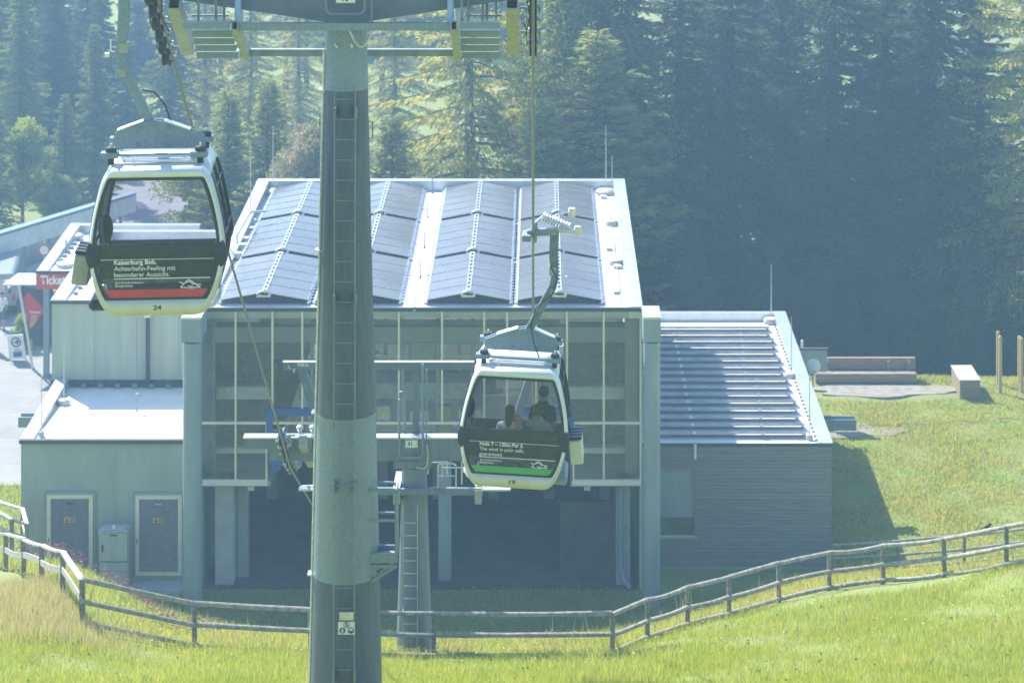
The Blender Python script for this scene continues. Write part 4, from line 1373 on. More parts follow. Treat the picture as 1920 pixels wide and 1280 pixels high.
# service platforms hung under the girder
d = DL - .45
for s, (p0, p1, q0, q1) in ((1, (805, 893, 890, 957)), (-1, (600, 740, 560, 625))):
    b = MB()
    b.box(X(p0, d), X(p1, d), d, d + .1, Z(928, d), Z(915, d))
    sp = b.build('service_platform', M['tower_paint'], lt)
    b = MB()
    for k in range(4):
        b.box(X(p0, d), X(p1, d), d + .15 + k * .26, d + .36 + k * .26, Z(930 + k * 5, d) , Z(928 + k * 5, d))
        b.box(X(q0, d), X(q1, d), d - .05 + k * .3, d + .19 + k * .3, Z(919 + k * 7, d), Z(916 + k * 7, d))
    b.each('step_grating', M['alu'], sp)
    b = MB()
    b.box(X(p1 - 3, d), X(p1 + 10, d), d - .04, d + 1.2, Z(944, d), Z(914, d))
    b.each('platform_beam', M['steel_cream'], sp)
    b = MB()
    for xx0, xx1, dd in ((p0 + 16, p0 + 50, 0), (p0 + 22, p0 + 80, .6), (p0 - 6, p0 + 30, 1.0), (p0 + 60, p0 + 84, .3)):
        b.tube(loop([(X(xx0, d), d + dd, Z(915, d)), (X(xx0, d), d + dd, Z(868, d)), (X(xx1, d), d + dd, Z(868, d)), (X(xx1, d), d + dd, Z(915, d))], .1), .02, 6)
        b.tube([(X(xx0, d), d + dd, Z(892, d)), (X(xx1, d), d + dd, Z(892, d))], .016, 6)
    b.each('guard_rail', M['steel_bright'], sp)
b = MB(); b.box(X(700, d), X(895, d), d - .02, d + .08, Z(927, d), Z(916, d)); b.build('platform_girder', M['tower_paint'], lt)

# ---------------------------------------------------------------- gondola cabins
def smooth_curve(pts, n):
    """Catmull-Rom through 2-tuples, n samples"""
    P = [Vector((*p, 0)) for p in pts]
    P = [P[0] * 2 - P[1]] + P + [P[-1] * 2 - P[-2]]
    out = []
    m_ = len(P) - 3
    for i in range(n):
        t = i / (n - 1) * m_
        k = min(int(t), m_ - 1)
        t -= k
        a, b_, c, d = P[k:k + 4]
        v = .5 * ((2 * b_) + (c - a) * t + (2 * a - 5 * b_ + 4 * c - d) * t * t + (3 * b_ - a - 3 * c + d) * t ** 3)
        out.append((v.x, v.y))
    return out

BODY = smooth_curve([(.60, .0), (.76, .05), (.90, .24), (1.0, .55), (1.06, .92), (1.06, 1.15), (1.01, 1.5), (.93, 1.86), (.84, 2.16), (.70, 2.34)], 30)
WIND = smooth_curve([(.76, .27), (.80, .29), (.875, .45), (.955, .72), (.995, 1.0), (.99, 1.2), (.95, 1.5), (.87, 1.85), (.765, 2.15), (.70, 2.19)], 30)
RIM = smooth_curve([(.715, .315), (.755, .335), (.825, .475), (.905, .735), (.945, 1.0), (.94, 1.19), (.90, 1.475), (.82, 1.81), (.715, 2.105), (.665, 2.14)], 30)

def ring(curve, y, sx=1.0, sz=1.0, zc=1.15):
    r_ = [(x * sx, y, zc + (z - zc) * sz) for x, z in curve]
    return r_ + [(-x, yy, z) for x, yy, z in reversed(r_)]

def bridge(b, A, B_, skip=None):
    n = len(A)
    base = len(b.v)
    b.v += A + B_
    for k in range(n):
        if skip and skip(k): continue
        k2 = (k + 1) % n
        b.f.append((base + k, base + k2, base + n + k2, base + n + k))
        b.mi.append(b.cur)

def gondola(label, loc, rot, side, number, stripe, lines, small, rackmat, zr):
    q_ = zr - 4.80              # the hanger's length is adjusted to the rope
    g = root('gondola_cabin', label, 'gondola', loc, 'gondola cabins on the rope', rot)
    LY = .88
    rings = [(-LY - .05, .95, .965), (-LY - .03, .975, .98), (-LY + .02, .99, .995), (-LY + .12, 1, 1), (-LY + .2, 1, 1), (LY - .2, 1, 1), (LY - .12, 1, 1), (LY - .02, .99, .995), (LY + .05, .95, .965)]
    NB = len(BODY)
    zvals = [z for x, z in BODY] + [z for x, z in reversed(BODY)]
    b = MB()
    RS = [ring(BODY, *q) for q in rings]
    for i in range(len(RS) - 1):
        sk = None
        if i == 4:
            sk = lambda k: .34 < zvals[k] < 2.16 and k != NB - 1 and k != 2 * NB - 1
        bridge(b, RS[i], RS[i + 1], sk)
    bridge(b, ring(WIND, -LY - .05), RS[0])
    bridge(b, RS[-1], ring(WIND, LY + .05))
    # split colours: white above, cream sill below, by height
    me = b.mesh('shell', [M['cabin_paint'], M['cabin_cream']], smooth=True)
    for p in me.polygons:
        if p.center.z < .62: p.material_index = 1
    sh = link('shell', me, g)
    md = sh.modifiers.new('thickness', 'SOLIDIFY')
    md.thickness = .025
    md.offset = -1
    # windows with dark rims at both ends
    for s, nm in ((-1, 'front'), (1, 'rear')):
        y = s * (LY + .046)
        b = MB(); bridge(b, ring(WIND, y), ring(RIM, y + s * .006)); bridge(b, ring(RIM, y + s * .006), ring(RIM, y - s * .02)); rm = b.build('window_rim', M['black_plastic'], g, local=True)
        b = MB()
        pr = ring(RIM, y - s * .004)
        b.add(pr, [tuple(range(len(pr)))])
        b.build('window', M['cabin_glass'], g, local=True)
    # side windows (doors) with dark glass and a vent pane
    for s in (-1, 1):
        b = MB()
        for i in range(NB - 1):
            z0, z1 = BODY[i][1], BODY[i + 1][1]
            if .34 < z0 < 2.16:
                b.add([(s * (BODY[i][0] - .012), -LY + .2, z0), (s * (BODY[i][0] - .012), LY - .2, z0), (s * (BODY[i + 1][0] - .012), LY - .2, z1), (s * (BODY[i + 1][0] - .012), -LY + .2, z1)], [(0, 1, 2, 3)])
        dr = b.build('door_window', M['cabin_glass_dark'], g, local=True, smooth=True)
        b = MB()
        for yy in (-LY + .2, -.02, LY - .24):
            b.tube([(s * (x + .0), yy + .02, z) for x, z in BODY if .3 < z < 2.2], .022, 5)
        for zz, xx in ((1.93, .905), (1.2, 1.05), (.62, 1.012)):
            b.tube([(s * xx, -LY + .2, zz), (s * xx, LY - .2, zz)], .018, 5)
        b.each('door_frame', M['black_plastic'], dr, local=True)
    # stripe below the window and print
    yf = -LY - .056
    zs0, zs1 = .315, .44
    def wl(z):
        return float(np.interp(z, [p[1] for p in RIM], [p[0] for p in RIM]))
    b = MB(); b.add([(-wl(zs0), yf, zs0), (wl(zs0), yf, zs0), (wl(zs1), yf, zs1), (-wl(zs1), yf, zs1)], [(0, 1, 2, 3)]); b.build('stripe', M[stripe], g, local=True)
    pw = M['print_white']
    z = .835
    for k, (t, w, wt) in enumerate(lines):
        text('lettering', t, w, pw, g, (-.65, yf - .004, z - k * .097), height=None, weight=wt)
    b = MB(); b.box(-.65, .84, yf - .003, yf - .002, .604, .618); b.build('rule', pw, g, local=True)
    b = MB(); b.box(-.86, .9, yf - .003, yf - .002, .905, .913); b.build('rule', pw, g, local=True)
    for k, (t, w) in enumerate(small):
        text('lettering', t, w, pw, g, (-.63, yf - .004, .535 - k * .05), weight=.005)
    # mountain emblem drawn in strokes
    b = MB()
    lx, lz, q = .38, .455, .31
    st_ = [[(0, .02), (.3, .34), (.42, .42), (.55, .34), (1.0, .02), (.62, .02)], [(0, .02), (.36, .02)], [(-.06, .30), (.16, .22), (.45, .33), (.62, .20), (1.04, .16)],
           [(.38, -.05), (.62, .12)], [(.38, .12), (.62, -.05)]]
    for pl in st_:
        pts = [(lx + u * q, yf - .004, lz + v * q) for u, v in pl]
        for a, c in zip(pts, pts[1:]): b.bar(a, c, .004, .013)
    b.small('emblem', pw, g, local=True)
    text('cabin_number', number, .125, M['print_dark'], g, (.02, -LY - .0555, .115), height=.075, weight=.02, align='CENTER')
    # bumper pads at the corners
    for s in (-1, 1):
        for yy in (-1, 1):
            b = MB()
            b.lathe([(.02, .05), (.06, .045), (.095, .02), (.10, -.03), (.09, -.06)], (0, 0, 0), 20, (0, -1, 0))
            b.v = [(v[0] * 1.15 + s * .985, v[1] + yy * (LY + .02) if yy < 0 else -v[1] + yy * (LY + .02), v[2] * 2.3 + .98) for v in b.v]
            b.build('bumper_pad', M['black_plastic'], g, local=True, smooth=True)
    # inside: floor, benches with back rests
    b = MB(); b.box(-.72, .72, -LY + .08, LY - .08, .05, .09); b.build('floor', M['seat_grey'], g, local=True)
    for s in (-1, 1):
        b = MB(); b.box(-.88, .88, s * (LY - .05) - (.42 if s > 0 else 0), s * (LY - .05) + (.42 if s < 0 else 0), .50, .60); bn = b.build('bench', M['seat_grey'], g, local=True, bevel=.02)
        b = MB(); b.box(-.90, .90, s * (LY - .09) - .03, s * (LY - .09) + .03, .53, 1.12 if s < 0 else .80); b.build('back_rest', M['seat_green' if s < 0 else 'seat_grey'], bn, local=True, bevel=.02)
    # roof: rails, hanger plates, dampers
    b = MB()
    b.box(-.56, .56, -.62, -.56, 2.36, 2.42); b.box(-.56, .56, .56, .62, 2.36, 2.42)
    b.each('roof_frame', M['cabin_paint'], g, local=True)
    off = side * .12
    poly = [(-.73 + off * .3, 2.47), (.73 + off * .3, 2.47), (.72 + off * .3, 2.66), (.58 + off, 2.75), (.16 + off, 2.90), (0 + off, 2.93), (-.16 + off, 2.90), (-.58 + off, 2.75), (-.72 + off * .3, 2.66)]
    for yy in (-.09, .055):
        b = MB(); b.prism(poly, yy, yy + .035, 'xz'); hp = b.build('hanger_plate', M['steel_light'], g, local=True)
        b = MB()
        for bx, bz, br in ((off, 2.87, .034), (off - .24, 2.80, .024), (off + .24, 2.80, .024), (off - .24, 2.54, .022), (off + .24, 2.54, .022)):
            b.lathe([(br * 1.5, 0), (br * 1.5, .012), (br, .02), (br, .035)], (bx, yy, bz), 10, (0, -1, 0))
        b.small('bolt', M['steel_dull'], hp, local=True)
    b = MB()
    b.bar((-.56 + off, -.02, 2.755), (-.16 + off, -.02, 2.905), .42, .02, (0, 1, 0))
    b.build('hanger_cover', M['steel_bright'], g, local=True) if False else None
    b = MB()
    for s in (-1, 1):
        b.bar((s * .16 + off, -.22, 2.912), (s * .58 + off, -.22, 2.762), .20, .018, (0, 0, 1))
        b.v = b.v
    b.v = [(v[0], v[1] + .22, v[2]) for v in b.v]
    b.each('hanger_cover', M['steel_bright'], g, local=True)
    for sx in (-1, 1):
        for sy in (-1, 1):
            cx_, cy_ = sx * .70 + off * .3, sy * .60
            b = MB(); b.box(cx_ - .16, cx_ + .12, cy_ - .10, cy_ + .10, 2.44, 2.53); dm_ = b.build('damper_bracket', M['steel_light'], g, local=True, bevel=.012)
            b = MB(); b.lathe([(.085, 2.53), (.09, 2.56), (.08, 2.60)], (cx_, cy_, 0), 12); b.lathe([(.05, 2.33), (.05, 2.44)], (cx_, cy_, 0), 12); b.each('damper', M['rubber'], dm_, local=True, smooth=True)
            b = MB(); b.lathe([(.02, 2.60), (.02, 2.66)], (cx_, cy_, 0), 8); b.build('damper_bolt', M['steel_bright'], dm_, local=True)
    b = MB()
    for sy in (-1, 1): b.bar((-.72 + off * .3, sy * .6, 2.48), (.72 + off * .3, sy * .6, 2.48), .06, .03)
    b.each('suspension_frame', M['steel_light'], g, local=True)
    # hanger arm and grip
    arm = [(off, 0, 2.80), (off + side * .10, 0, 2.96), (side * .54, 0, 3.62), (side * .63, 0, 3.84), (side * .64, 0, 4.06), (side * .60, 0, 4.45 + q_ * .6), (side * .60, 0, 4.92 + q_)]
    b = MB()
    sm = [Vector((x, 0, z)) for x, z in smooth_curve([(p[0], p[2]) for p in arm], 22)]
    for i, (a, c) in enumerate(zip(sm, sm[1:])):
        pass
    ringv = []
    for i, p in enumerate(sm):
        t = (sm[min(i + 1, len(sm) - 1)] - sm[max(i - 1, 0)]).normalized()
        nrm = Vector((t.z, 0, -t.x))
        w = .075 if i < 16 else .088
        ringv.append([p + nrm * w + Vector((0, -.06, 0)), p + nrm * w + Vector((0, .07, 0)), p - nrm * w + Vector((0, .07, 0)), p - nrm * w + Vector((0, -.07, 0))])
    vs_ = [v for r_ in ringv for v in r_]
    fs = []
    for i in range(len(ringv) - 1):
        for k in range(4):
            fs.append((i * 4 + k, i * 4 + (k + 1) % 4, i * 4 + 4 + (k + 1) % 4, i * 4 + 4 + k))
    fs += [(3, 2, 1, 0), tuple(len(vs_) - 4 + k for k in range(4))]
    b.add(vs_, fs)
    ha = b.build('hanger_arm', M['steel_light' if side < 0 else 'arm_dark'], g, local=True, bevel=.012)
    b = MB()
    b.box(side * .60 - .07, side * .60 + .07, -.08, .08, 4.0, 4.16); b.box(side * .62 - .05, side * .62 + .05, -.085, .085, 3.62, 3.74)
    b.small('data_plate', M['steel_cream'], ha, local=True)
    b = MB(); b.tube([(side * .76, -.1, 4.02), (side * .80, -.1, 4.06), (side * .80, -.1, 4.22)], .014, 6); b.lathe([(.04, 0), (.04, .07)], (side * .82, -.1, 3.98), 10, (side, 0, 0)); b.build('guide_roller', M['white_paint'], ha, local=True)
    ho = MB()
    ho.tube([(side * .33, .09, 3.38), (side * .12, .10, 3.34), (-side * .05, .10, 3.12), (-side * .12, .10, 2.9), (-side * .14, .1, 2.5)] if side < 0 else [(side * .54, -.1, 4.2), (side * .70, -.12, 3.95), (side * .62, -.13, 3.65), (side * .30, -.14, 3.35), (side * .22, -.2, 3.0), (side * .30, -.3, 2.7), (side * .42, -.35, 2.42)], .014, 6)
    ho.build('door_cable', M['rubber'], ha, local=True, smooth=True)
    gr = MB()
    gr.box(side * .05 - .09, side * .05 + .09, -.25, .25, 4.74 + q_, 4.86 + q_); gr.bar((side * .05, 0, 4.86 + q_), (side * .66, 0, 4.93 + q_), .16, .13)
    gr.box(side * .22 - .03, side * .22 + .03, -.07, .07, 4.68 + q_, 5.10 + q_)
    gr = gr.build('grip', M['steel_dull'], g, local=True, bevel=.015)
    b = MB()
    hel = []
    pa, pb = Vector((side * .34, .1, 5.18 + q_)), Vector((side * .90, .1, 4.98 + q_))
    ax = (pb - pa).normalized()
    u = Vector((0, 1, 0)); v_ = ax.cross(u)
    for k in range(121):
        t = k / 120
        a = t * 2 * math.pi * 10
        hel.append(pa.lerp(pb, t) + (u * math.cos(a) + v_ * math.sin(a)) * .085)
    b.tube(hel, .017, 5)
    b.build('grip_spring', M['steel_bright'], gr, local=True, smooth=True)
    b = MB(); b.tube([pa, (side * .16, 0, 5.02 + q_), (side * .10, 0, 4.85 + q_)], .03, 8); b.tube([(side * .62, 0, 4.93 + q_), pb + Vector((side * .1, -.1, -.03))], .035, 8); b.tube([pa + Vector((side * .3, .12, .05)), pa + Vector((side * .5, .2, .06))], .02, 8); b.each('grip_lever', M['steel_bright'], gr, local=True)
    for q in (pb + Vector((side * .16, -.08, -.02)), pa + Vector((side * .58, .2, .07))):
        b = MB(); b.lathe([(.065, -.09), (.075, -.06), (.075, .06), (.065, .09)], q, 14); b.build('grip_roller', M['mullion'], gr, local=True, smooth=True)
    # ski rack and folding step on the outer flank
    rk = MB()
    xo = side * 1.06
    R0 = Matrix.Translation((xo + side * .17, -.05, .62)) @ Matrix.Rotation(R(-8) * side, 4, 'Y')
    rk.box(-.13, .13, -.36, .36, -.24, .24, R0)
    rk = rk.build('ski_rack', M[rackmat], g, local=True, bevel=.02)
    b = MB()
    for k in range(4): b.box(-.135, .135, -.34 + k * .18, -.24 + k * .18, .242, .30, R0)
    b.box(-.14, .14, -.365, .365, .25, .262, R0)
    b.each('rack_top', M['black_plastic'], rk, local=True)
    b = MB(); b.bar((xo - side * .06, -.05, .70), (xo + side * .06, -.05, .68), .3, .06); b.build('rack_bracket', M['steel_dull'], rk, local=True)
    b = MB()
    b.box(-.17, .17, -.5, .5, -.085, .085, Matrix.Translation((side * .92, -.1, .10)))
    b.build('step_fairing', M['black_plastic' if number == '24' else 'steel_light'], g, local=True, bevel=.05)
    b = MB()
    for yy in (-.55, .55):
        pass
    b.tube([(-side * .62, -.5, .04), (-side * .88, -.5, .06), (-side * .95, -.4, .14), (-side * .95, .4, .14), (-side * .88, .5, .06), (-side * .62, .5, .04)], .028, 8)
    b.build('door_guard', M['cabin_paint'], g, local=True, smooth=True)
    # roof fittings
    b = MB(); b.tube([(-.5, -.70, 2.40), (.52, -.70, 2.40)], .022, 6); b.tube([(-.40, -.72, 2.46), (-.36, -.72, 2.36)], .015, 6); b.build('roof_rail', M['white_paint'], g, local=True)
    return g

g24 = gondola('empty gondola cabin with red stripe and number 24 beside the tall pylon', (-6.10, 36.85, rope_z(36.85) - 5.08), (0, 0, R(4.0)), -1, '24', 'red_paint',
              [('Kaiserburg Bob.', .66, .022), ('Achterbahn-Feeling mit', .955, .004), ('besonderer Aussicht.', .865, .004)], [('Bad Kleinkirchheimer', .44), ('Bergbahnen', .27)], 'steel_cream', 5.08)
g19 = gondola('gondola cabin with green stripe, number 19, carrying passengers down to the station', (-0.56, 45.8, rope_z(45.8, True) - 4.74), (0, R(2.7), R(-2.2)), 1, '19', 'green_paint',
              [('Hole 7 \u2013 135m Par 3.', .86, .022), ('The wind in your sails,', .87, .004), ('guaranteed.', .455, .004)], [('Bad Kleinkirchheimer', .44), ('Bergbahnen', .27)], 'cabin_cream', 4.74)

# ---------------------------------------------------------------- people
def solid(name, blobs, m, parent, voxel=.02, smooth_n=4):
    """one continuous surface from tapered limbs: blobs = list of chains [(x,y,z,r), ...]"""
    b = MB()
    for ch in blobs:
        for i, (x, y, z, r) in enumerate(ch):
            b.lathe([(r * math.sin(a) + 1e-4, -r * math.cos(a)) for a in np.linspace(0, math.pi, 7)], (x, y, z), 10)
        for (x0, y0, z0, r0), (x1, y1, z1, r1) in zip(ch, ch[1:]):
            b.tube([(x0, y0, z0), (x1, y1, z1)], [r0, r1], 10)
    me = b.mesh(name, m)
    o = link(name, me, parent)
    md = o.modifiers.new('skin', 'REMESH')
    md.mode = 'VOXEL'
    md.voxel_size = voxel
    md.use_smooth_shade = True
    ms = o.modifiers.new('soft', 'SMOOTH')
    ms.iterations = smooth_n
    ms.factor = .5
    return o

def hand(x, y, z, dx, dy, dz, s=1.0):
    """five finger chains leaving a palm at (x,y,z) along (dx,dy,dz)"""
    d = Vector((dx, dy, dz)).normalized()
    w = d.cross(Vector((0, 0, 1)))
    if w.length < .1: w = Vector((1, 0, 0))
    w.normalize()
    out = [[(x, y, z, .026 * s), (x + d.x * .05, y + d.y * .05, z + d.z * .05, .032 * s)]]
    for k, l in enumerate((.062, .075, .08, .07)):
        p = Vector((x, y, z)) + d * .07 + w * (k - 1.5) * .019
        q = p + d * l * .5
        r_ = q + d * l * .35 - Vector((0, 0, .018))
        out.append([(*p, .0095 * s), (*q, .009 * s), (*r_, .008 * s)])
    p = Vector((x, y, z)) + d * .02 + w * -.03
    q = p + d * .03 - w * .028
    out.append([(*p, .011 * s), (*q, .010 * s), (*(q + d * .03), .009 * s)])
    return out

def head(x, y, z, s=1.0, fx=0, fy=-1):
    """head with nose, ears and a neck stub; faces (fx,fy)"""
    f = Vector((fx, fy, 0)).normalized()
    w = Vector((-f.y, f.x, 0))
    c = Vector((x, y, z))
    o = [[(*(c + Vector((0, 0, .02 * s)) - f * .01 * s), .098 * s), (*(c + f * .012 * s - Vector((0, 0, .05 * s))), .082 * s), (*(c + f * .022 * s - Vector((0, 0, .10 * s))), .05 * s)]]
    o.append([(*(c + f * .09 * s - Vector((0, 0, .005 * s))), .012 * s), (*(c + f * .115 * s - Vector((0, 0, .032 * s))), .018 * s)])
    o.append([(*(c + f * .09 * s - Vector((0, 0, .072 * s)) - w * .02 * s), .011 * s), (*(c + f * .09 * s - Vector((0, 0, .072 * s)) + w * .02 * s), .011 * s)])
    for k in (-1, 1): o.append([(*(c + w * .093 * s * k), .022 * s), (*(c + w * .098 * s * k - Vector((0, 0, .03 * s))), .017 * s)])
    return o

def person(label, loc, rot=(0, 0, 0), group=None):
    return root('person', label, 'person', loc, group, rot)

EYE = [('eye', 'print_dark')]
def eyes(p, x, y, z, s, fx, fy):
    f = Vector((fx, fy, 0)).normalized()
    w = Vector((-f.y, f.x, 0))
    for k in (-1, 1):
        b = MB()
        c = Vector((x, y, z)) + f * .082 * s + w * .034 * s * k + Vector((0, 0, .008 * s))
        b.lathe([(.004, -.008), (.011 * s, -.003), (.011 * s, .003), (.004, .008)], c, 8, (f.x, f.y, 0))
        b.build('eye', M['print_dark'], p, local=True)

mw19 = Matrix.Translation(g19.location) @ Euler(g19.rotation_euler).to_matrix().to_4x4()
def in19(x, y, z): return mw19 @ Vector((x, y, z))

def seated(label, x, y, face, scale=1.0, lean=(0, 0), top='cloth_white', hair='hair_dark', long_hair=False, cap=None, legs='cloth_navy', arms=None, group='passengers in the green striped cabin'):
    """seated adult on a bench; face = +1 looks away from the camera, -1 towards it"""
    p = person(label, in19(x, y, .60), (0, R(2.7), R(-2.2)), group)
    s = scale
    lx, ly = lean
    f = face
    hx, hy, hz_ = lx, ly, .80 * s
    L = []
    tor = [(0, 0, .10 * s, .145 * s), (lx * .3, ly * .3, .30 * s, .14 * s), (lx * .7, ly * .7, .50 * s, .155 * s), (lx * .85, ly * .85, .58 * s, .11 * s)]
    neck = [(lx * .85, ly * .85, .58 * s, .07 * s), (lx * .95, ly * .95 + f * .01, .68 * s, .052 * s)]
    L += [tor, neck] + head(hx, hy, hz_, s, 0, f)
    for k in (-1, 1):
        sh = (lx * .75 + k * .17 * s, ly * .75, .52 * s)
        if arms: el, ha_ = arms[0 if k < 0 else 1]
        else: el, ha_ = (lx * .4 + k * .24 * s, ly * .4 + f * .08, .28 * s), (k * .12 * s, f * .30, .20 * s)
        L.append([(*sh, .062 * s), (*el, .048 * s), (*ha_, .034 * s)])
        dv = Vector(ha_) - Vector(el)
        L += hand(*ha_, *dv, s)
        L.append([(k * .09 * s, 0, .10 * s, .10 * s), (k * .11 * s, f * .40 * s, .10 * s, .072 * s), (k * .11 * s, f * .42 * s, -.30 * s, .048 * s), (k * .11 * s, f * .52 * s, -.37 * s, .042 * s)])
    solid('body', L, M['skin'], p)
    C_ = [[(a, b_, c, r + .022) for a, b_, c, r in tor]]
    for k in (-1, 1):
        sh = (lx * .75 + k * .17 * s, ly * .75, .52 * s)
        el = arms[0 if k < 0 else 1][0] if arms else (lx * .4 + k * .24 * s, ly * .4 + f * .08, .28 * s)
        mid = tuple(sh[i] * .3 + el[i] * .7 for i in range(3))
        C_.append([(tor[2][0], tor[2][1], .53 * s, .10 * s), (*sh, .082 * s), (*mid, .066 * s)])
    solid('shirt', C_, M[top], p)
    T_ = []
    for k in (-1, 1):
        T_.append([(0, 0, .09 * s, .15 * s), (k * .09 * s, 0, .10 * s, .12 * s), (k * .11 * s, f * .40 * s, .10 * s, .092 * s), (k * .11 * s, f * .42 * s, -.25 * s, .065 * s)])
    solid('trousers', T_, M[legs], p)
    hr = [[(hx, hy - f * .025 * s, hz_ + .045 * s, .105 * s), (hx, hy - f * .045 * s, hz_ - .02 * s, .09 * s)]]
    if long_hair:
        hr += [[(hx, hy - f * .05 * s, hz_, .095 * s), (hx - .01, hy - f * .09 * s, hz_ - .12 * s, .085 * s), (hx - .02, hy - f * .11 * s, hz_ - .26 * s, .06 * s)]]
    solid('hair', hr, M[hair], p, .018)
    if cap:
        solid('cap', [[(hx, hy, hz_ + .06 * s, .108 * s), (hx, hy, hz_ + .085 * s, .10 * s)], [(hx, hy + f * .05, hz_ + .05 * s, .06 * s), (hx, hy + f * .16, hz_ + .035 * s, .045 * s)]], M[cap], p, .018)
    eyes(p, hx, hy, hz_, s, 0, f)
    return p

wm = seated('long haired woman in a pale top seated in the green striped cabin', -.10, -.55, 1, 1.0, (.0, .0), 'cloth_white', 'hair_dark', True)
solid('hair_bow', [[(-.09, -.02, .915, .03), (-.045, -.02, .905, .018), (-.0, -.02, .93, .028)]], M['cloth_white'], wm, .012, 2)
mn = seated('man in a pale green shirt bending forward beside the pram in the cabin', .52, -.50, 1, 1.0, (-.08, .14), 'cloth_pale_green', 'hair_brown', False, None, 'cloth_grey',
            (((-.26, .10, .26), (-.34, .20, .10)), ((.26, .10, .28), (.16, .26, .14))))
cp = seated('passenger in a dark navy cap seated at the far side of the cabin', .52, .52, -1, 1.04, (0, 0), 'cloth_navy', 'hair_dark', False, 'cloth_navy', 'cloth_grey')
# baby held on the woman's lap, sun hat
bb = person('baby in a white top and orange sun hat on the lap of the woman', in19(.06, -.62, .90), (0, R(2.7), R(-2.2)), 'passengers in the green striped cabin')
L = [[(0, 0, 0, .085), (0, 0, .12, .085), (0, 0, .19, .06)], [(0, 0, .19, .04), (0, 0, .26, .035)]] + head(0, 0, .335, .80, 0, -1)
for k in (-1, 1):
    L += [[(k * .08, 0, .17, .036), (k * .15, -.03, .08, .028), (k * .17, -.07, .0, .02)]] + hand(k * .17, -.07, .0, k * .1, -.3, -.3, .5)
    L += [[(k * .05, 0, -.01, .055), (k * .09, -.16, -.02, .042), (k * .10, -.18, -.13, .03), (k * .10, -.22, -.15, .026)]]
solid('body', L, M['skin'], bb, .014)
solid('shirt', [[(0, 0, -.01, .10), (0, 0, .12, .098), (0, 0, .17, .07)]] + [[(k * .05, 0, .15, .05), (k * .10, 0, .14, .05), (k * .145, -.025, .09, .04)] for k in (-1, 1)], M['cloth_white'], bb, .014)
solid('sun_hat', [[(0, 0, .375, .088), (0, 0, .40, .075)], [(-.10, -.0, .365, .02), (-.05, -.10, .36, .02), (.05, -.10, .36, .02), (.10, 0, .365, .02), (.05, .09, .365, .02), (-.05, .09, .365, .02), (-.10, 0, .365, .02)]], M['cloth_orange'], bb, .012, 3)
eyes(bb, 0, 0, .335, .8, 0, -1)
# folded pram between them
pr = root('pram', 'dark folded pram standing between the woman and the man in the cabin', 'pram', in19(.27, -.15, .09), None, (0, R(2.7), R(-2.2)))
b = MB()
for s in (-1, 1):
    b.tube([(s * .16, .22, .10), (s * .16, -.1, .55), (s * .14, -.32, .98)], .016, 6); b.tube([(s * .16, -.22, .10), (s * .16, .1, .5), (s * .14, .2, .7)], .016, 6)
b.tube([(-.14, -.32, .98), (.14, -.32, .98)], .02, 6)
b.build('frame', M['black_plastic'], pr, local=True)
solid('seat', [[(-.1, .05, .45, .08), (.1, .05, .45, .08)], [(-.1, .12, .70, .05), (.1, .12, .70, .05)], [(-.1, .05, .45, .06), (-.1, .12, .7, .05)], [(.1, .05, .45, .06), (.1, .12, .7, .05)], [(-.12, -.05, .86, .04), (.12, -.05, .86, .04)]], M['cloth_navy'], pr)
for x in (-.18, .18):
    for y in (-.22, .22):
        b = MB(); b.lathe([(.05, -.02), (.10, -.02), (.10, .02), (.05, .02)], (x, y, .10), 16, (1, 0, 0)); b.build('wheel', M['rubber'], pr, local=True)
solid('toy_bag', [[(0, -.25, .93, .05), (.02, -.28, .82, .06)]], M['cloth_white'], pr)

def walker(label, px, py, d, top, legs, facing, phase, shorts=True):
    """walking adult with feet on the paving"""
    p = person(label, (X(px, d), d, .03), (0, 0, facing), 'people walking on the forecourt')
    fx, fy = 0, -1
    L = [[(0, 0, .94, .15), (0, -.01, 1.12, .135), (0, -.02, 1.34, .16), (0, -.02, 1.44, .11)], [(0, -.02, 1.44, .07), (0, -.03, 1.54, .055)]] + head(0, -.04, 1.64, 1.03, 0, -1)
    S = [[(0, 0, .95, .165), (0, -.01, 1.12, .155), (0, -.02, 1.34, .175), (0, -.02, 1.43, .12)]]
    T = []
    F = []
    for k in (-1, 1):
        q = phase * k
        L += [[(k * .18, -.02, 1.40, .062), (k * .24, .10 * q, 1.13, .05), (k * .23, -.06 + .2 * q, .90, .034)]] + hand(k * .23, -.06 + .2 * q, .88, 0, -.1, -1)
        L += [[(k * .09, 0, .92, .11), (k * .10, -.12 * q, .50, .075), (k * .10, -.06 * q + .04, .10, .045), (k * .10, -.10 * q - .05, .05, .04)]]
        S += [[(k * .08, -.02, 1.38, .10), (k * .185, -.02, 1.39, .08), (k * .225, .07 * q, 1.18, .068)]]
        T += [[(k * .05, 0, .97, .15), (k * .09, 0, .90, .125), (k * .10, -.11 * q, .52 if shorts else .3, .10), (k * .10, -.06 * q + .04, .50 if shorts else .14, .095 if shorts else .06)]]
        F += [[(k * .10, -.06 * q + .06, .055, .055), (k * .10, -.10 * q - .12, .045, .045)]]
    solid('body', L, M['skin'], p)
    solid('shirt', S, M[top], p)
    solid('trousers', T, M[legs], p)
    solid('shoes', F, M['cloth_grey'], p)
    solid('hair', [[(0, -.02, 1.69, .108), (0, .0, 1.62, .095)]], M['hair_brown'], p)
    eyes(p, 0, -.04, 1.64, 1.03, 0, -1)
    return p
walker('walker in a white shirt and grey shorts at the left picture edge', 3, 618, 109.5, 'cloth_white', 'cloth_grey', R(12), 1)
walker('walker in dark clothes and red shorts in front of the white shirted walker', -14, 660, 105.8, 'cloth_grey', 'cloth_red', R(-25), -1)
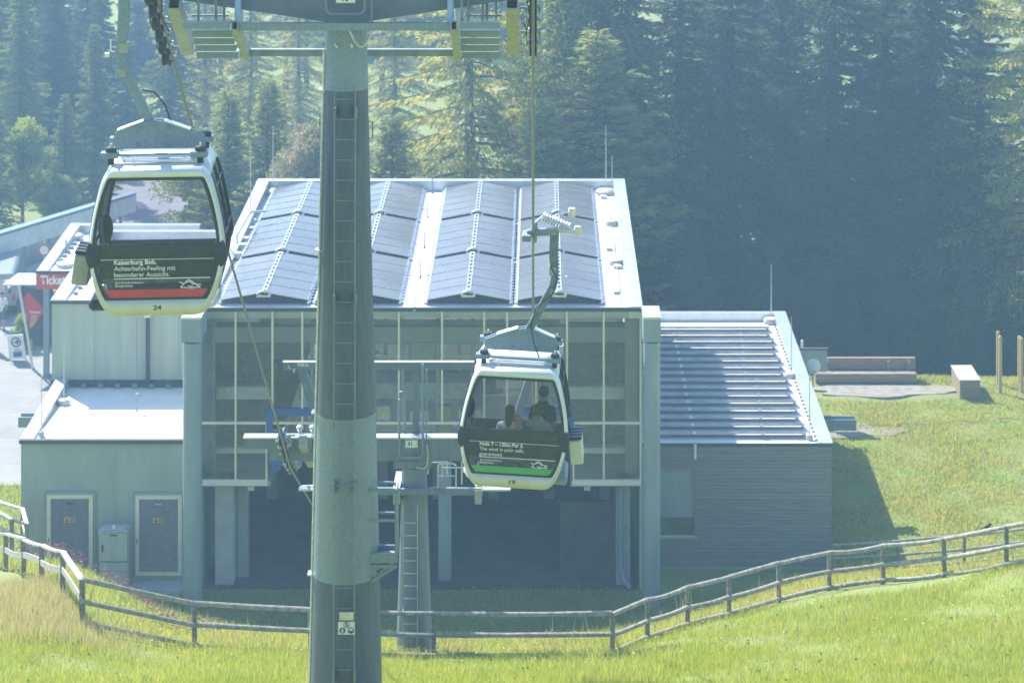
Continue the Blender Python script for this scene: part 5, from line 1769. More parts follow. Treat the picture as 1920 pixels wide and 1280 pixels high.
# ---------------------------------------------------------------- fences
def sag(a, c, n=5, amt=.03):
    a, c = Vector(a), Vector(c)
    return [a.lerp(c, t) - Vector((0, 0, amt * 4 * t * (1 - t))) for t in np.linspace(0, 1, n)]

def rail_fence(label, posts, rails, h, m_post, m_rail, group, board=False, pr=.065, rr=.055, front=-.08, skip_first=False, wav=.03):
    """posts = [(x, y, z)]; rails = heights above the base"""
    r = root('fence', label, 'fence', posts[len(posts) // 2], group)
    for i, p in enumerate(posts):
        if skip_first and i == 0: continue
        b = MB()
        hh = h * random.uniform(.97, 1.04)
        if board: b.box(p[0] - pr, p[0] + pr, p[1] - pr, p[1] + pr, p[2] - .4, p[2] + hh)
        else: b.tube([(p[0], p[1], p[2] - .4), (p[0] + random.uniform(-.02, .02), p[1], p[2] + hh)], [pr, pr * .95], 10)
        b.build('post', m_post, r)
    for k, hgt in enumerate(rails):
        for p, q in zip(posts, posts[1:]):
            b = MB()
            a = Vector(p) + Vector((0, front if hgt < h - .06 else 0, hgt + random.uniform(-.015, .015)))
            c = Vector(q) + Vector((0, front if hgt < h - .06 else 0, hgt + random.uniform(-.015, .015)))
            pts = sag(a, c, 6, random.uniform(-.25, 1) * wav)
            if board:
                for u, v in zip(pts, pts[1:]):
                    b.bar(u, v, .035 if hgt < h - .06 else .14, .15 if hgt < h - .06 else .045)
            else:
                b.tube(pts, [rr * random.uniform(.9, 1.08) for _ in pts], 9)
            b.build('rail', m_rail, r)
    return r

def fp(lst): return [at(p, y, d) for p, y, d in lst]
rail_fence('round pole rail fence running across in front of the low tower', fp(FENCE_C), (.07, .56, 1.04), 1.02, M['fence_post'], M['fence_wood'], 'wooden fences on the slope', rr=.06)
rail_fence('weathered three rail fence climbing to the right above the meadow', fp(FENCE_R), (.10, .53, 1.02), 1.02, M['fence_post'], M['fence_wood'], 'wooden fences on the slope', skip_first=True, rr=.058, wav=.06)
rail_fence('pale plank fence winding downhill at the left edge', fp(FENCE_L), (.62, 1.02), 1.0, M['fence_post'], M['fence_board'], 'wooden fences on the slope', True, .055, front=-.09, wav=.06)
pts = []
for px, d in ((1561, 79.3), (1684, 79.6), (1808, 80.2), (1925, 81.0), (2050, 81.8), (2175, 82.6)):
    x = X(px, d); pts.append(Vector((x, d, hz(x, d))))
rail_fence('straight three rail fence leaving the timber annex corner', pts, (.12, .58, 1.05), 1.02, M['fence_post'], M['fence_wood'], 'wooden fences on the slope', front=.0, wav=.01, rr=.045)
pts = []
for px, py, d in ((-34, 995, 73.5), (22, 1032, 72.5), (50, 1040, 73.5), (42, 1008, 77.0), (-20, 985, 79.5)):
    pts.append(at(px, py, d))
rail_fence('bent plank fence at the left corner of the low green annex', pts, (.55, .98), 1.0, M['fence_post'], M['fence_board'], 'wooden fences on the slope', True, .055, front=-.08, wav=.04)
# bird on the fence
p = at(1850, 995, 61.2)
bd = root('bird', 'small black bird perched on the right fence top rail', 'bird', p)
solid('body', [[(-.07, 0, .10, .02), (0, 0, .12, .05), (.06, 0, .15, .042), (.09, 0, .19, .034)], [(-.07, 0, .10, .02), (-.17, 0, .06, .014)], [(.11, 0, .19, .014), (.145, 0, .185, .005)]], M['bird_black'], bd, .01, 2)
b = MB(); b.tube([(0, .015, .09), (.005, .015, .0)], .005, 5); b.tube([(0, -.015, .09), (.005, -.015, .0)], .005, 5); b.each('leg', M['bird_black'], bd, local=True)

# ---------------------------------------------------------------- forecourt at the left
DK = 102.0
tk = root('ticket_kiosk', 'ticket kiosk with red Tickets sign and white flat roof', 'kiosk', (X(150, DK), DK, 0))
zk = Z(508, DK)
xk0, xk1 = X(68, DK), X(330, DK)
DKB = 109.5
b = MB(); b.box(X(100, DK), xk1, DK + 1.2, DKB, 0, zk - .2); b.build('wall', M['column_paint'], tk)
b = MB(); b.box(xk0 + .1, xk1, DK, DKB, zk - .2, zk - .06); kr = b.build('roof', M['membrane_white'], tk)
b = MB(); b.box(xk0 - .03, xk1, DK - .08, DK + .0, zk - .1, zk + .02); b.build('fascia', M['fascia_dark'], kr)
b = MB()
b.add([(xk0, DK, zk - .2), (xk0 + .5, DK, zk - .2), (xk0 + .5, DKB, zk - .2), (xk0, DKB, zk - .2), (xk0, DK, zk + .01), (xk0 + .5, DK, zk + .01), (xk0 + .5, DKB, zk + .35), (xk0, DKB, zk + .35)],
      [(0, 3, 2, 1), (4, 5, 6, 7), (0, 1, 5, 4), (1, 2, 6, 5), (2, 3, 7, 6), (3, 0, 4, 7)])
b.box(xk0 + .5, xk1, DKB - .4, DKB, zk - .1, zk + .34)
b.build('parapet', M['parapet_metal'], kr)
b = MB()
for k in range(9): b.cbox((xk0 + .72, DK + 1.2 + k * .75, zk + .0), .18, .16, .14)
b.small('roof_bracket', M['steel_dull'], kr)
b = MB(); b.lathe([(.4, 0), (.4, .22), (.3, .26)], (X(139, 108), 108, zk - .05), 16); b.lathe([(.42, 0), (.42, .16), (.3, .2)], (xk0 + 1.1, 103, zk - .05), 16); b.each('roof_block', M['concrete_block'], kr)
b = MB(); xq = X(124, 105.5); b.tube([(xq, 105.5, zk - .05), (xq, 105.5, zk + .55)], .045, 8); b.build('vent_pipe', M['steel_dull'], kr)
b = MB(); b.box(xk0 + .02, xk1, DK - .12, DK - .085, Z(541, DK), zk - .11); sg = b.build('ticket_sign', M['sign_red'], tk)
text('lettering', 'Tickets', (129 - 76) / (FPX / DK), M['print_white'], sg, Vector((X(77, DK), DK - .125, Z(531, DK))) - tk.location, height=.40, weight=.03)
b = MB(); b.box(X(82, DK), X(92, DK), DK - .1, DK + .14, 0, Z(541, DK)); b.build('post', M['steel_light'], tk)
b = MB(); b.box(X(82.3, DK) - .03, X(92, DK) + .03, DK - .13, DK + .17, 0, .06); b.build('post_foot', M['steel_dull'], tk)
b = MB(); b.box(X(96, DK), X(130, DK), DK + 1.0, DK + 1.1, .9, 2.9); b.build('counter_window', M['window_glass'], tk)

cn = root('banner_stand', 'dark banner with a red diamond under a small white canopy', 'banner', (X(68, 103.2), 103.2, 0))
d = 103.2
b = MB(); b.prism([(X(40, d), Z(541, d)), (X(99, d), Z(541, d)), (X(99, d), Z(650, d)), (X(62, d), Z(650, d))], d, d + .06, 'xz'); bp = b.build('panel', M['fascia_dark'], cn)
b = MB(); b.prism([(X(53, d), Z(547, d)), (X(83, d), Z(580, d)), (X(73, d), Z(598, d)), (X(56, d), Z(618, d)), (X(53.5, d), Z(608, d)), (X(43, d), Z(560, d))], d - .012, d - .002, 'xz'); b.build('diamond', M['sign_red'], bp)
text('lettering', 'Tickets', 22 / (FPX / d), M['print_white'], bp, Vector((X(54, d), d - .02, Z(587, d))) - cn.location, height=.12, weight=.02)
b = MB(); b.prism([(X(59, d), Z(590, d)), (X(71, d), Z(590, d)), (X(67, d), Z(606, d)), (X(57, d), Z(616, d)), (X(56, d), Z(606, d))], d - .018, d - .014, 'xz'); b.build('hand_print', M['cloth_orange'], bp)
b = MB(); b.bar((X(36, d), d - .05, Z(533, d)), (X(62, d), d - .05, .02), .11, .09, (0, 1, 0)); b.build('leaning_post', M['steel_bright'], cn)
b = MB()
b.add([(X(7, d), d - .2, Z(531, d)), (X(69, d), d - .2, Z(531, d)), (X(69, d), d + 1.3, Z(512, d + 1.3)), (X(21, d), d + 1.3, Z(512, d + 1.3)),
       (X(7, d), d - .2, Z(533, d)), (X(69, d), d - .2, Z(533, d)), (X(69, d), d + 1.3, Z(514, d + 1.3)), (X(21, d), d + 1.3, Z(514, d + 1.3))],
      [(0, 1, 2, 3), (4, 7, 6, 5), (0, 4, 5, 1), (1, 5, 6, 2), (2, 6, 7, 3), (3, 7, 4, 0)])
cp_ = b.build('canopy', M['parapet_metal'], cn)
b = MB()
for k in range(1, 6):
    t = k / 6
    b.bar((X(7 + 14 * t, d) , d - .2 + 1.5 * t, Z(531 - 3.5 * t, d) + .06 * t), (X(69, d), d - .2 + 1.5 * t, Z(531, d) * (1 - t) + Z(512, d + 1.3) * t + .012), .025, .02)
b.each('canopy_rib', M['alu'], cp_)

ab = root('sandwich_board', 'white folding sign board with a round arrow sign on the forecourt', 'sign board', (X(33, 104.0), 104.0, .02))
d = 104.0
lean = .16
def abp(px, py, dd): return at(px, py, dd)
b = MB()
tl, tr_, br, bl = at(13, 629, d + .18), at(43, 627, d + .18), at(49, 672, d), at(20, 674, d)
nrm = Vector((0, .035, 0))
b.add([tl, tr_, br, bl, tl + nrm, tr_ + nrm, br + nrm, bl + nrm], [(0, 3, 2, 1), (4, 5, 6, 7), (0, 1, 5, 4), (1, 2, 6, 5), (2, 3, 7, 6), (3, 0, 4, 7)])
fpn = b.build('front_panel', M['white_paint'], ab)
b = MB()
q = Vector((-.18, .55, 0))
b.add([tl + nrm, tr_ + nrm, br + q, bl + q, tl + nrm * 2, tr_ + nrm * 2, br + q + nrm, bl + q + nrm], [(0, 3, 2, 1), (4, 5, 6, 7), (0, 1, 5, 4), (1, 2, 6, 5), (2, 3, 7, 6), (3, 0, 4, 7)])
b.build('rear_panel', M['steel_light'], ab)
b = MB()
for p_ in (bl, br): b.bar(p_ + Vector((0, .02, .05)), Vector((p_.x + .02, d - .04, .02)), .03, .03)
for p_ in (bl + q, br + q): b.bar(p_ + Vector((0, .02, .05)), Vector((p_.x, p_.y + .05, .02)), .03, .03)
b.each('leg', M['steel_bright'], ab)
def on_board(u, v, e=-.012):                    # u,v in 0..1 across the face
    t_ = tl.lerp(tr_, u); b_ = bl.lerp(br, u)
    return t_.lerp(b_, v) + Vector((0, e, 0))
b = MB()
cc = [on_board(.5 + .27 * math.cos(a), .30 + .185 * math.sin(a)) for a in np.linspace(0, 2 * math.pi, 21)]
b.tube(cc, .026, 5)
b.bar(on_board(.34, .30), on_board(.62, .30), .02, .05); b.bar(on_board(.52, .21), on_board(.66, .30), .02, .05); b.bar(on_board(.52, .39), on_board(.66, .30), .02, .05)
b.bar(on_board(.33, .60), on_board(.67, .60), .01, .02)
b.small('arrow_print', M['print_dark'], fpn)
b = MB(); b.add([on_board(.22, .68), on_board(.78, .67), on_board(.76, .9), on_board(.22, .91)], [(0, 1, 2, 3)]); b.build('poster', M['guide_blue'], fpn)
b = MB(); b.add([on_board(.22, .68, -.016), on_board(.78, .67, -.016), on_board(.775, .73, -.016), on_board(.22, .74, -.016)], [(0, 1, 2, 3)]); b.build('poster_band', M['timber_brown'], fpn)

ts = root('road_sign', 'round white road sign with red border on a pole', 'road sign', (X(83, 112), 112, 0))
d = 112
c = at(83, 469, d)
b = MB(); b.lathe([(.29, 0), (.29, .02)], c, 28, (0, -1, 0)); pl = b.build('sign_plate', M['sign_red'], ts)
b = MB(); b.lathe([(.215, .022), (.215, .026)], c, 28, (0, -1, 0)); b.build('sign_face', M['white_paint'], pl)
b = MB(); b.tube([(c.x, d + .04, 0), (c.x, d + .04, c.z + .45)], .035, 8); b.build('pole', M['steel_bright'], ts)

# covered parking shed receding at the far left
A_, B_ = Vector((-28.5, 113.2, 0)), Vector((-22.0, 124.6, 0))
dr_ = (B_ - A_).normalized()
bk = Vector((-dr_.y, dr_.x, 0))
if bk.x > 0: bk = -bk
sh = root('parking_shed', 'long grey parking shed with pale roof edge receding at the far left', 'shed', A_)
b = MB()
zr = 3.0
P = [A_, B_, B_ + bk * .35, A_ + bk * .35]
b.add([p + Vector((0, 0, zr)) for p in P[:2]] + [p + Vector((0, 0, zr + .05)) for p in P[2:]] + [p + Vector((0, 0, zr + .14)) for p in P[:2]] + [p + Vector((0, 0, zr + .19)) for p in P[2:]],
      [(0, 3, 2, 1), (4, 5, 6, 7), (0, 1, 5, 4), (1, 2, 6, 5), (2, 3, 7, 6), (3, 0, 4, 7)])
b.build('roof', M['steel_light'], sh)
b = MB(); b.bar(A_ + Vector((0, 0, zr - .45)) + bk * .1, B_ + Vector((0, 0, zr - .45)) + bk * .1, .12, .9); b.build('fascia', M['inner_beam'], sh)
b = MB(); b.bar(A_ + bk * 1.5 + Vector((0, 0, 1.2)), B_ + bk * 1.5 + Vector((0, 0, 1.2)), .15, 2.4); b.build('wall', M['column_paint'], sh)
for k in range(7):
    p = A_.lerp(B_, (k + .3) / 7)
    b = MB(); b.box(p.x - .07, p.x + .07, p.y - .07, p.y + .07, 0, zr - .9); b.build('post', M['steel_light'], sh)
    if k < 6:
        b = MB(); p2 = A_.lerp(B_, (k + 1.2) / 7); b.bar(p + bk * .3 + Vector((0, 0, .45)), p2 + bk * .3 + Vector((0, 0, .45)), .08, .9); b.build('low_wall', M['concrete'], sh)
# parked van at the very edge
vn = root('parked_van', 'grey parked van cut off by the left picture edge', 'van', (X(-22, 110), 111.5, 0), None, (0, 0, R(8)))
b = MB()
b.prism([(-.95, .35), (.95, .35), (.97, 1.0), (.86, 1.95), (.74, 2.1), (-.74, 2.1), (-.86, 1.95), (-.97, 1.0)], 0, 4.6, 'xz')
b.build('body', M['van_paint'], vn, local=True, bevel=.06)
b = MB(); b.add([(-.78, -.012, 1.15), (.78, -.012, 1.15), (.70, -.012, 1.85), (-.70, -.012, 1.85)], [(0, 1, 2, 3)]); b.build('rear_window', M['window_glass'], vn, local=True)
for s in (-1, 1):
    b = MB(); b.box(s * .86 - .06, s * .86 + .06, -.03, .02, .8, 1.1); b.build('tail_light', M['red_paint'], vn, local=True)
    for yy in (.8, 3.7):
        b = MB(); b.lathe([(.15, -.1), (.33, -.1), (.35, -.05), (.35, .05), (.33, .1), (.15, .1)], (s * .88, yy, .35), 20, (1, 0, 0)); b.build('wheel', M['rubber'], vn, local=True, smooth=True)
b = MB(); b.box(-.98, .98, -.08, .02, .38, .56); b.build('bumper', M['black_plastic'], vn, local=True)

# ---------------------------------------------------------------- right-hand meadow furniture
DBn = 101.2
x0, x1 = X(1528, DBn), X(1717, DBn)
bn = root('long_bench', 'long weathered timber bench with backrest at the edge of the gravel', 'bench', ((x0 + x1) / 2, DBn, 0))
b = MB(); b.box(x0, x1, DBn - .28, DBn + .28, Z(714, DBn), Z(697, DBn)); b.build('seat', M['timber_brown'], bn, bevel=.02)
b = MB(); b.box(X(1551, DBn + .5), X(1716, DBn + .5), DBn + .42, DBn + .62, Z(691, DBn + .5), Z(670, DBn + .5)); b.build('backrest', M['timber_brown'], bn, bevel=.02)
for p in (1552, 1668, 1706):
    b = MB(); b.box(X(p, DBn) - .12, X(p, DBn) + .12, DBn - .15, DBn + .2, -.1, Z(714, DBn)); b.build('foot', M['concrete'], bn)
    b = MB(); b.box(X(p, DBn) - .06, X(p, DBn) + .06, DBn + .3, DBn + .42, -.1, Z(680, DBn)); b.build('support', M['steel_dull'], bn)

bx = root('timber_block', 'big sawn timber block seat lying beside the gravel', 'block', (X(1819, 98.9), 98.9, 0))
xa, xb = X(1800, 98.9), X(1838, 98.9)
b = MB(); b.box(xa, xb, 98.9, 101.0, -.1, .78); b.build('block', M['timber_brown'], bx, bevel=.025)
b = MB(); b.box(xa - .02, xb + .02, 98.87, 101.03, .783, .83); b.build('top_board', M['timber_new'] if False else M['fence_board'], bx)

for k, (px, yt, yb, d, lab) in enumerate(((1871.5, 622, 722, 101.0, 'tallest timber post, back one of the left pair in the meadow'), (1875.5, 631, 738, 99.7, 'front timber post of the left pair in the meadow'),
                                      (1911.5, 631, 722, 101.2, 'back timber post of the right pair at the picture edge'), (1915.5, 634, 739, 99.7, 'front timber post of the right pair at the picture edge'))):
    r = root('timber_post', lab, 'post', (X(px, d), d, 0), 'squared timber posts in the meadow')
    b = MB(); x = X(px, d); zt_ = Z(yt, d); b.box(x - .068, x + .068, d - .07, d + .07, -.3, zt_); b.build('post', M['timber_new'], r, bevel=.012)
    b = MB(); b.box(x - .05, x + .05, d - .05, d + .05, zt_, zt_ + .03); b.build('chamfered_top', M['timber_new'], r, bevel=.01)
bl_ = root('marker_post', 'short white marker post with red base behind the timber annex', 'marker post', (X(1504, 97.5), 97.5, 0))
b = MB(); x = X(1504, 97.5); b.tube([(x, 97.5, 0), (x, 97.5, Z(640, 97.5))], .055, 10); b.lathe([(.058, 0), (.05, .05), (.02, .07)], (x, 97.5, Z(640, 97.5)), 10); b.build('tube', M['white_paint'], bl_, smooth=True)
b = MB(); b.tube([(x, 97.5, .0), (x, 97.5, Z(652, 97.5))], .057, 10); b.build('red_band', M['red_paint'], bl_, smooth=True)
b = MB()
tp = []
for t in np.linspace(0, 1, 24):
    px = 1608 + (1940 - 1608) * t
    py = 802 - 2 * math.sin(t * 3) - 16 * t * t
    d = 31 * FPX / (py + 600)
    tp.append((X(px, d), d, .10 + .03 * math.sin(t * 25)))
b.tube(tp, .014, 5)
tag(b.build('barrier_tape', M['orange_tape'], smooth=True), 'orange barrier line lying across the meadow', 'barrier')

# ---------------------------------------------------------------- trees
def arrays(quads, m, name):
    V = np.concatenate(quads)
    n = len(V) // 4
    return np_mesh(name, V, np.arange(n * 4).reshape(n, 4), m)

def sprigs(P, D, L, W, seed):
    """small leaf-shaped quads at P (n,3) along D (n,3), length L, width W"""
    g = np.random.default_rng(seed)
    n = len(P)
    D = D / (np.linalg.norm(D, axis=1, keepdims=True) + 1e-9)
    rv = g.normal(size=(n, 3))
    S = np.cross(D, rv)
    S /= (np.linalg.norm(S, axis=1, keepdims=True) + 1e-9)
    L = np.asarray(L).reshape(-1, 1) * np.ones((n, 1))
    W = np.asarray(W).reshape(-1, 1) * np.ones((n, 1))
    a = P
    b_ = P + D * L * .5 + S * W * .5
    c = P + D * L
    d = P + D * L * .45 - S * W * .5
    return np.stack([a, b_, c, d], 1).reshape(-1, 3)

def conifer_mesh(name, h, r, m, seed, nb=300, dens=22, droop=.25, start=.06, twig=(.22, .42), weep=.3, power=.85, sparse=1.0, width=.34):
    g = np.random.default_rng(seed)
    Ps, Ds, Ls, Ws = [], [], [], []
    bv = MB()
    for k in range(nb):
        t = start + (1 - start) * (k + g.random()) / nb
        t = min(t, .995)
        z0 = t * h
        prof = (1 - t) ** power * min(1, .55 + t * 4)
        Lb = r * prof * g.uniform(.45, 1.22) + .18
        az = k * 2.399 + g.normal() * .35
        dirh = np.array([math.cos(az), math.sin(az), 0])
        nT = max(6, int(Lb * dens * sparse))
        s = np.sort(g.random(nT) ** .75)
        up0 = (.35 if t > .75 else .12) - droop * (1 - t) * .6
        zz = z0 + Lb * (up0 * s - droop * s * s + .16 * s ** 4)
        P0 = dirh[None] * (s * Lb)[:, None] + np.array([0, 0, 1])[None] * zz[:, None]
        lat = np.cross(dirh, [0, 0, 1])
        sp = width * Lb * np.sin(np.clip(s * 1.05, 0, 1) * math.pi * .85 + .25) * .55
        off = g.normal(size=nT) * sp * .55
        P0 = P0 + lat[None] * off[:, None]
        P0[:, 2] -= np.abs(off) * .25 + g.random(nT) * .08
        D = dirh[None] * .75 + lat[None] * (np.sign(off) * g.uniform(.2, 1.0, nT))[:, None] + np.array([0, 0, -1])[None] * (g.uniform(-.15, 1.0, nT) * (weep * 2))[:, None] + g.normal(size=(nT, 3)) * .22
        Ps.append(P0); Ds.append(D)
        Ls.append(g.uniform(*twig, nT)); Ws.append(g.uniform(.05, .12, nT))
        if Lb > .5:
            q = np.linspace(0, .93, 4)
            bv.tube([tuple(dirh * (u * Lb) + np.array([0, 0, z0 + Lb * (up0 * u - droop * u * u + .16 * u ** 4)])) for u in q], [.05 * (1 - u) * (.4 + Lb / 6) + .008 for u in q], 4, cap=False)
    V = sprigs(np.concatenate(Ps), np.concatenate(Ds), np.concatenate(Ls), np.concatenate(Ws), seed + 1)
    crown = arrays([V], M[m], name + '_crown')
    tb = bv
    tb.tube([(0, 0, -.5), (.03, 0, h * .3), (-.02, .02, h * .65), (0, 0, h * .99)], [.018 * h + .04, .013 * h + .03, .008 * h + .015, .01], 10)
    trunk = tb.mesh(name + '_trunk', M['bark'], smooth=True)
    return trunk, crown

def leafy_mesh(name, h, r, m, seed, clumps=60, leaves=260, leaf=(.10, .2), bark='bark'):
    g = np.random.default_rng(seed)
    bv = MB()
    bv.tube([(0, 0, -.4), (.05, 0, h * .25), (0, .05, h * .6), (.05, 0, h * .85)], [.022 * h + .03, .017 * h, .01 * h, .01], 9)
    Ps, Ds = [], []
    for k in range(clumps):
        u = g.random() ** .6
        az = g.random() * 6.283
        zc = h * (.22 + .72 * g.random())
        rr = r * math.sqrt(max(.05, 1 - ((zc / h - .55) / .5) ** 2)) * u * (1.15 - .75 * (zc / h) ** 2)
        c = np.array([rr * math.cos(az), rr * math.sin(az), zc])
        cr = r * g.uniform(.10, .30)
        v = g.normal(size=(leaves, 3))
        v /= np.linalg.norm(v, axis=1, keepdims=True)
        Ps.append(c + v * (cr * g.random((leaves, 1)) ** .4) * np.array([1, 1, .75]))
        Ds.append(v * .6 + g.normal(size=(leaves, 3)) * .5 + np.array([0, 0, .25]))
        bv.tube([(0, 0, zc * .55), tuple(c * np.array([.5, .5, .85])), tuple(c)], [.03 + .006 * h * .3, .02, .006], 4, cap=False)
    P = np.concatenate(Ps)
    V = sprigs(P, np.concatenate(Ds), g.uniform(*leaf, len(P)), g.uniform(leaf[0] * .6, leaf[1] * .6, len(P)), seed + 3)
    return bv.mesh(name + '_trunk', M[bark], smooth=True), arrays([V], M[m], name + '_crown')

KINDS = {
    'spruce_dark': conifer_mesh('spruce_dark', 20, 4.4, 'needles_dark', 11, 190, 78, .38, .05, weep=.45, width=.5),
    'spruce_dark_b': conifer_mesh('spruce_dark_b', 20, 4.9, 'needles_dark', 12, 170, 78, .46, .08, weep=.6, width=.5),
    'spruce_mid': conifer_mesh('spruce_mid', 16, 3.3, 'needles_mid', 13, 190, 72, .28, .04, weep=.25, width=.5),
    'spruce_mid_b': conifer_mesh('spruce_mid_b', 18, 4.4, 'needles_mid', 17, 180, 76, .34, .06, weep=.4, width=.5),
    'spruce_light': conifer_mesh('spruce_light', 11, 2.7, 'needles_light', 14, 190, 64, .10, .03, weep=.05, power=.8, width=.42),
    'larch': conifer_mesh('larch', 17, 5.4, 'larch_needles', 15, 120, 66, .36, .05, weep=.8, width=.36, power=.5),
    'bare_pine': conifer_mesh('bare_pine', 18, 3.2, 'needles_mid', 16, 80, 34, .2, .40, weep=.2, sparse=.7),
    'bush_yellow': leafy_mesh('bush_yellow', 6, 2.4, 'leaves_yellow', 21, 80, 300),
    'bush_green': leafy_mesh('bush_green', 6, 2.6, 'leaves_green', 22, 80, 300),
    'blossom': leafy_mesh('blossom', 6, 2.6, 'leaves_blossom', 23, 90, 320, (.09, .17)),
    'broadleaf': leafy_mesh('broadleaf', 16, 5.2, 'leaves_green', 24, 190, 330, (.14, .26)),
}
def tree(kind, px, d, hgt, label, name, group, wide=1.0, zbase=None, ztop=None):
    """hgt in metres"""
    tr, cr = KINDS[kind]
    x = X(px, d)
    z = hz(x, d) if zbase is None else zbase
    h0 = max(v.co.z for v in tr.vertices)
    s = hgt / h0
    r = root(name, label, 'tree', (x, d, z - .1), group, (0, 0, random.uniform(0, 6.28)))
    r.scale = (s * wide, s * wide, s)
    link('trunk', tr, r)
    link('crown', cr, r)
    return r

WOOD = 'trees behind the station'
def top_h(py, d, zb=0.0): return Z(py, d) - zb
T = [
    # kind, pixel x, distance, top pixel row, width factor, label, name
    ('spruce_mid_b', 40, 140, -40, 1.0, 'tall mid green spruce at the far left above the yellow bush', 'spruce_tree'),
    ('spruce_mid', -18, 127, 120, 1.0, 'spruce with drooping tips cut by the left picture edge', 'spruce_tree'),
    ('bush_yellow', 42, 131, 232, .78, 'yellow green leafy tree lit by sun above the parking shed', 'broadleaf_tree'),
    ('bush_green', 115, 130, 330, .9, 'low green bush behind the parking shed roof', 'shrub'),
    ('spruce_mid', 240, 149, 75, 1.15, 'pale green spruce rising behind the red striped cabin', 'spruce_tree'),
    ('spruce_mid_b', 320, 150, -60, 1.0, 'dark slim spruce behind the left sheaves', 'spruce_tree'),
    ('spruce_dark', 165, 165, -120, 1.0, 'dark spruce in the shade at upper left', 'spruce_tree'),
    ('spruce_dark_b', 95, 178, -140, 1.0, 'large dark spruce furthest back at upper left', 'spruce_tree'),
    ('spruce_dark', 260, 180, -140, 1.0, 'dark spruce far behind the cabin hanger arm', 'spruce_tree'),
    ('spruce_light', 428, 119, 168, 1.0, 'light green young spruce left of its twin behind the roof', 'spruce_tree'),
    ('spruce_light', 502, 117, 150, 1.0, 'light green young spruce with bare tip beside the pylon', 'spruce_tree'),
    ('bush_green', 395, 122, 260, .9, 'green bush at the foot of the light spruces', 'shrub'),
    ('blossom', 588, 113, 250, .68, 'pale pinkish leafed tree left of the pylon', 'broadleaf_tree'),
    ('spruce_light', 735, 112, 215, 1.2, 'small light spruce right of the pylon above the roof', 'spruce_tree'),
    ('spruce_mid', 122, 133, 175, 1.1, 'young spruce right of the yellow green tree by the shed', 'spruce_tree'),
    ('spruce_mid', 178, 137, 45, 1.0, 'tall slim spruce just left of the red striped cabin roof', 'spruce_tree'),
    ('spruce_mid', 145, 150, 130, 1.2, 'mid green spruce between the yellow tree and the red striped cabin', 'spruce_tree'),
    ('spruce_dark', 100, 150, -60, 1.2, 'dark spruce right behind the yellow green tree', 'spruce_tree'),
    ('spruce_dark', 190, 152, -40, 1.2, 'dark spruce left of the cabin hanger arm', 'spruce_tree'),
    ('spruce_mid_b', -20, 150, -80, 1.2, 'mid green spruce at the upper left picture corner', 'spruce_tree'),
    ('bare_pine', 414, 160, -80, 1.0, 'thin dark trunked pine against the bright meadow, leftmost', 'pine_tree'),
    ('bare_pine', 536, 165, -90, 1.1, 'thin dark pine against the bright meadow beside the pylon', 'pine_tree'),
    ('bare_pine', 575, 172, -90, 1.1, 'thin dark pine nearest the left flank of the pylon', 'pine_tree'),
    ('bare_pine', 716, 166, -90, 1.1, 'thin dark pine just right of the pylon', 'pine_tree'),
    ('larch', 470, 150, -60, .9, 'sunlit yellow green larch above the light spruces', 'larch_tree'),
    ('larch', 560, 156, -40, .9, 'sunlit larch crown close to the left flank of the pylon', 'larch_tree'),
    ('larch', 385, 158, -80, .8, 'sunlit larch crown under the left maintenance platform', 'larch_tree'),
    ('larch', 740, 148, -60, .9, 'sunlit larch between the pylon and the big larch', 'larch_tree'),
    ('broadleaf', 450, 176, 40, .9, 'backlit leafy crown behind the light spruces', 'broadleaf_tree'),
    ('broadleaf', 610, 180, 20, .9, 'backlit leafy crown behind the pylon', 'broadleaf_tree'),
    ('spruce_dark', 706, 185, 30, 1.0, 'dark spruce far behind the pylon on the right', 'spruce_tree'),
    ('larch', 880, 116, -190, 1.0, 'yellow green larch with sweeping branches and bare visible trunk', 'larch_tree'),
    ('spruce_mid_b', 985, 135, -60, 1.0, 'mid green spruce behind the right hand rope', 'spruce_tree'),
    ('broadleaf', 1090, 118, -60, .85, 'broad leafy tree above the right roof corner', 'broadleaf_tree'),
    ('spruce_mid_b', 1175, 117, -150, 1.05, 'mid green spruce beside the right roof corner', 'spruce_tree'),
    ('larch', 1065, 119, -160, .8, 'yellow green larch between the rope and the right roof corner', 'larch_tree'),
    ('spruce_light', 1120, 112, 60, 1.5, 'light young spruce in front of the broad leafy tree', 'spruce_tree'),
    ('spruce_light', 1015, 110, 190, 1.3, 'light young spruce behind the back parapet of the station', 'spruce_tree'),
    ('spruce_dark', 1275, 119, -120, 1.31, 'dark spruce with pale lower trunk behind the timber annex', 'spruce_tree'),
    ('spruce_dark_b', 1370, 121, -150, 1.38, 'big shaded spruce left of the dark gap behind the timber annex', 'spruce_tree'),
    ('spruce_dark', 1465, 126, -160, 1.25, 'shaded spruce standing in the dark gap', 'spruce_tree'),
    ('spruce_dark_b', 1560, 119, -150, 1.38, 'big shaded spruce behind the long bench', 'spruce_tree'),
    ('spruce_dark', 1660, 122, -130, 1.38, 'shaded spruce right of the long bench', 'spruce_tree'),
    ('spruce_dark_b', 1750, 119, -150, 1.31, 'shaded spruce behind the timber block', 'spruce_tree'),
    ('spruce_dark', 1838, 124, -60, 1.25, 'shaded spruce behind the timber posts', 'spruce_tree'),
    ('larch', 1935, 117, -120, .9, 'larch with bare hanging twigs at the right picture edge', 'larch_tree'),
]
for kind, px, d, py, wd, lab, nm in T:
    x = X(px, d)
    zb = hz(x, d)
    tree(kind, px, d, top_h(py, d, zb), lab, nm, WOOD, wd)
g_ = np.random.default_rng(5)
FARLAB = 'distant spruce in the far wood beyond the station'
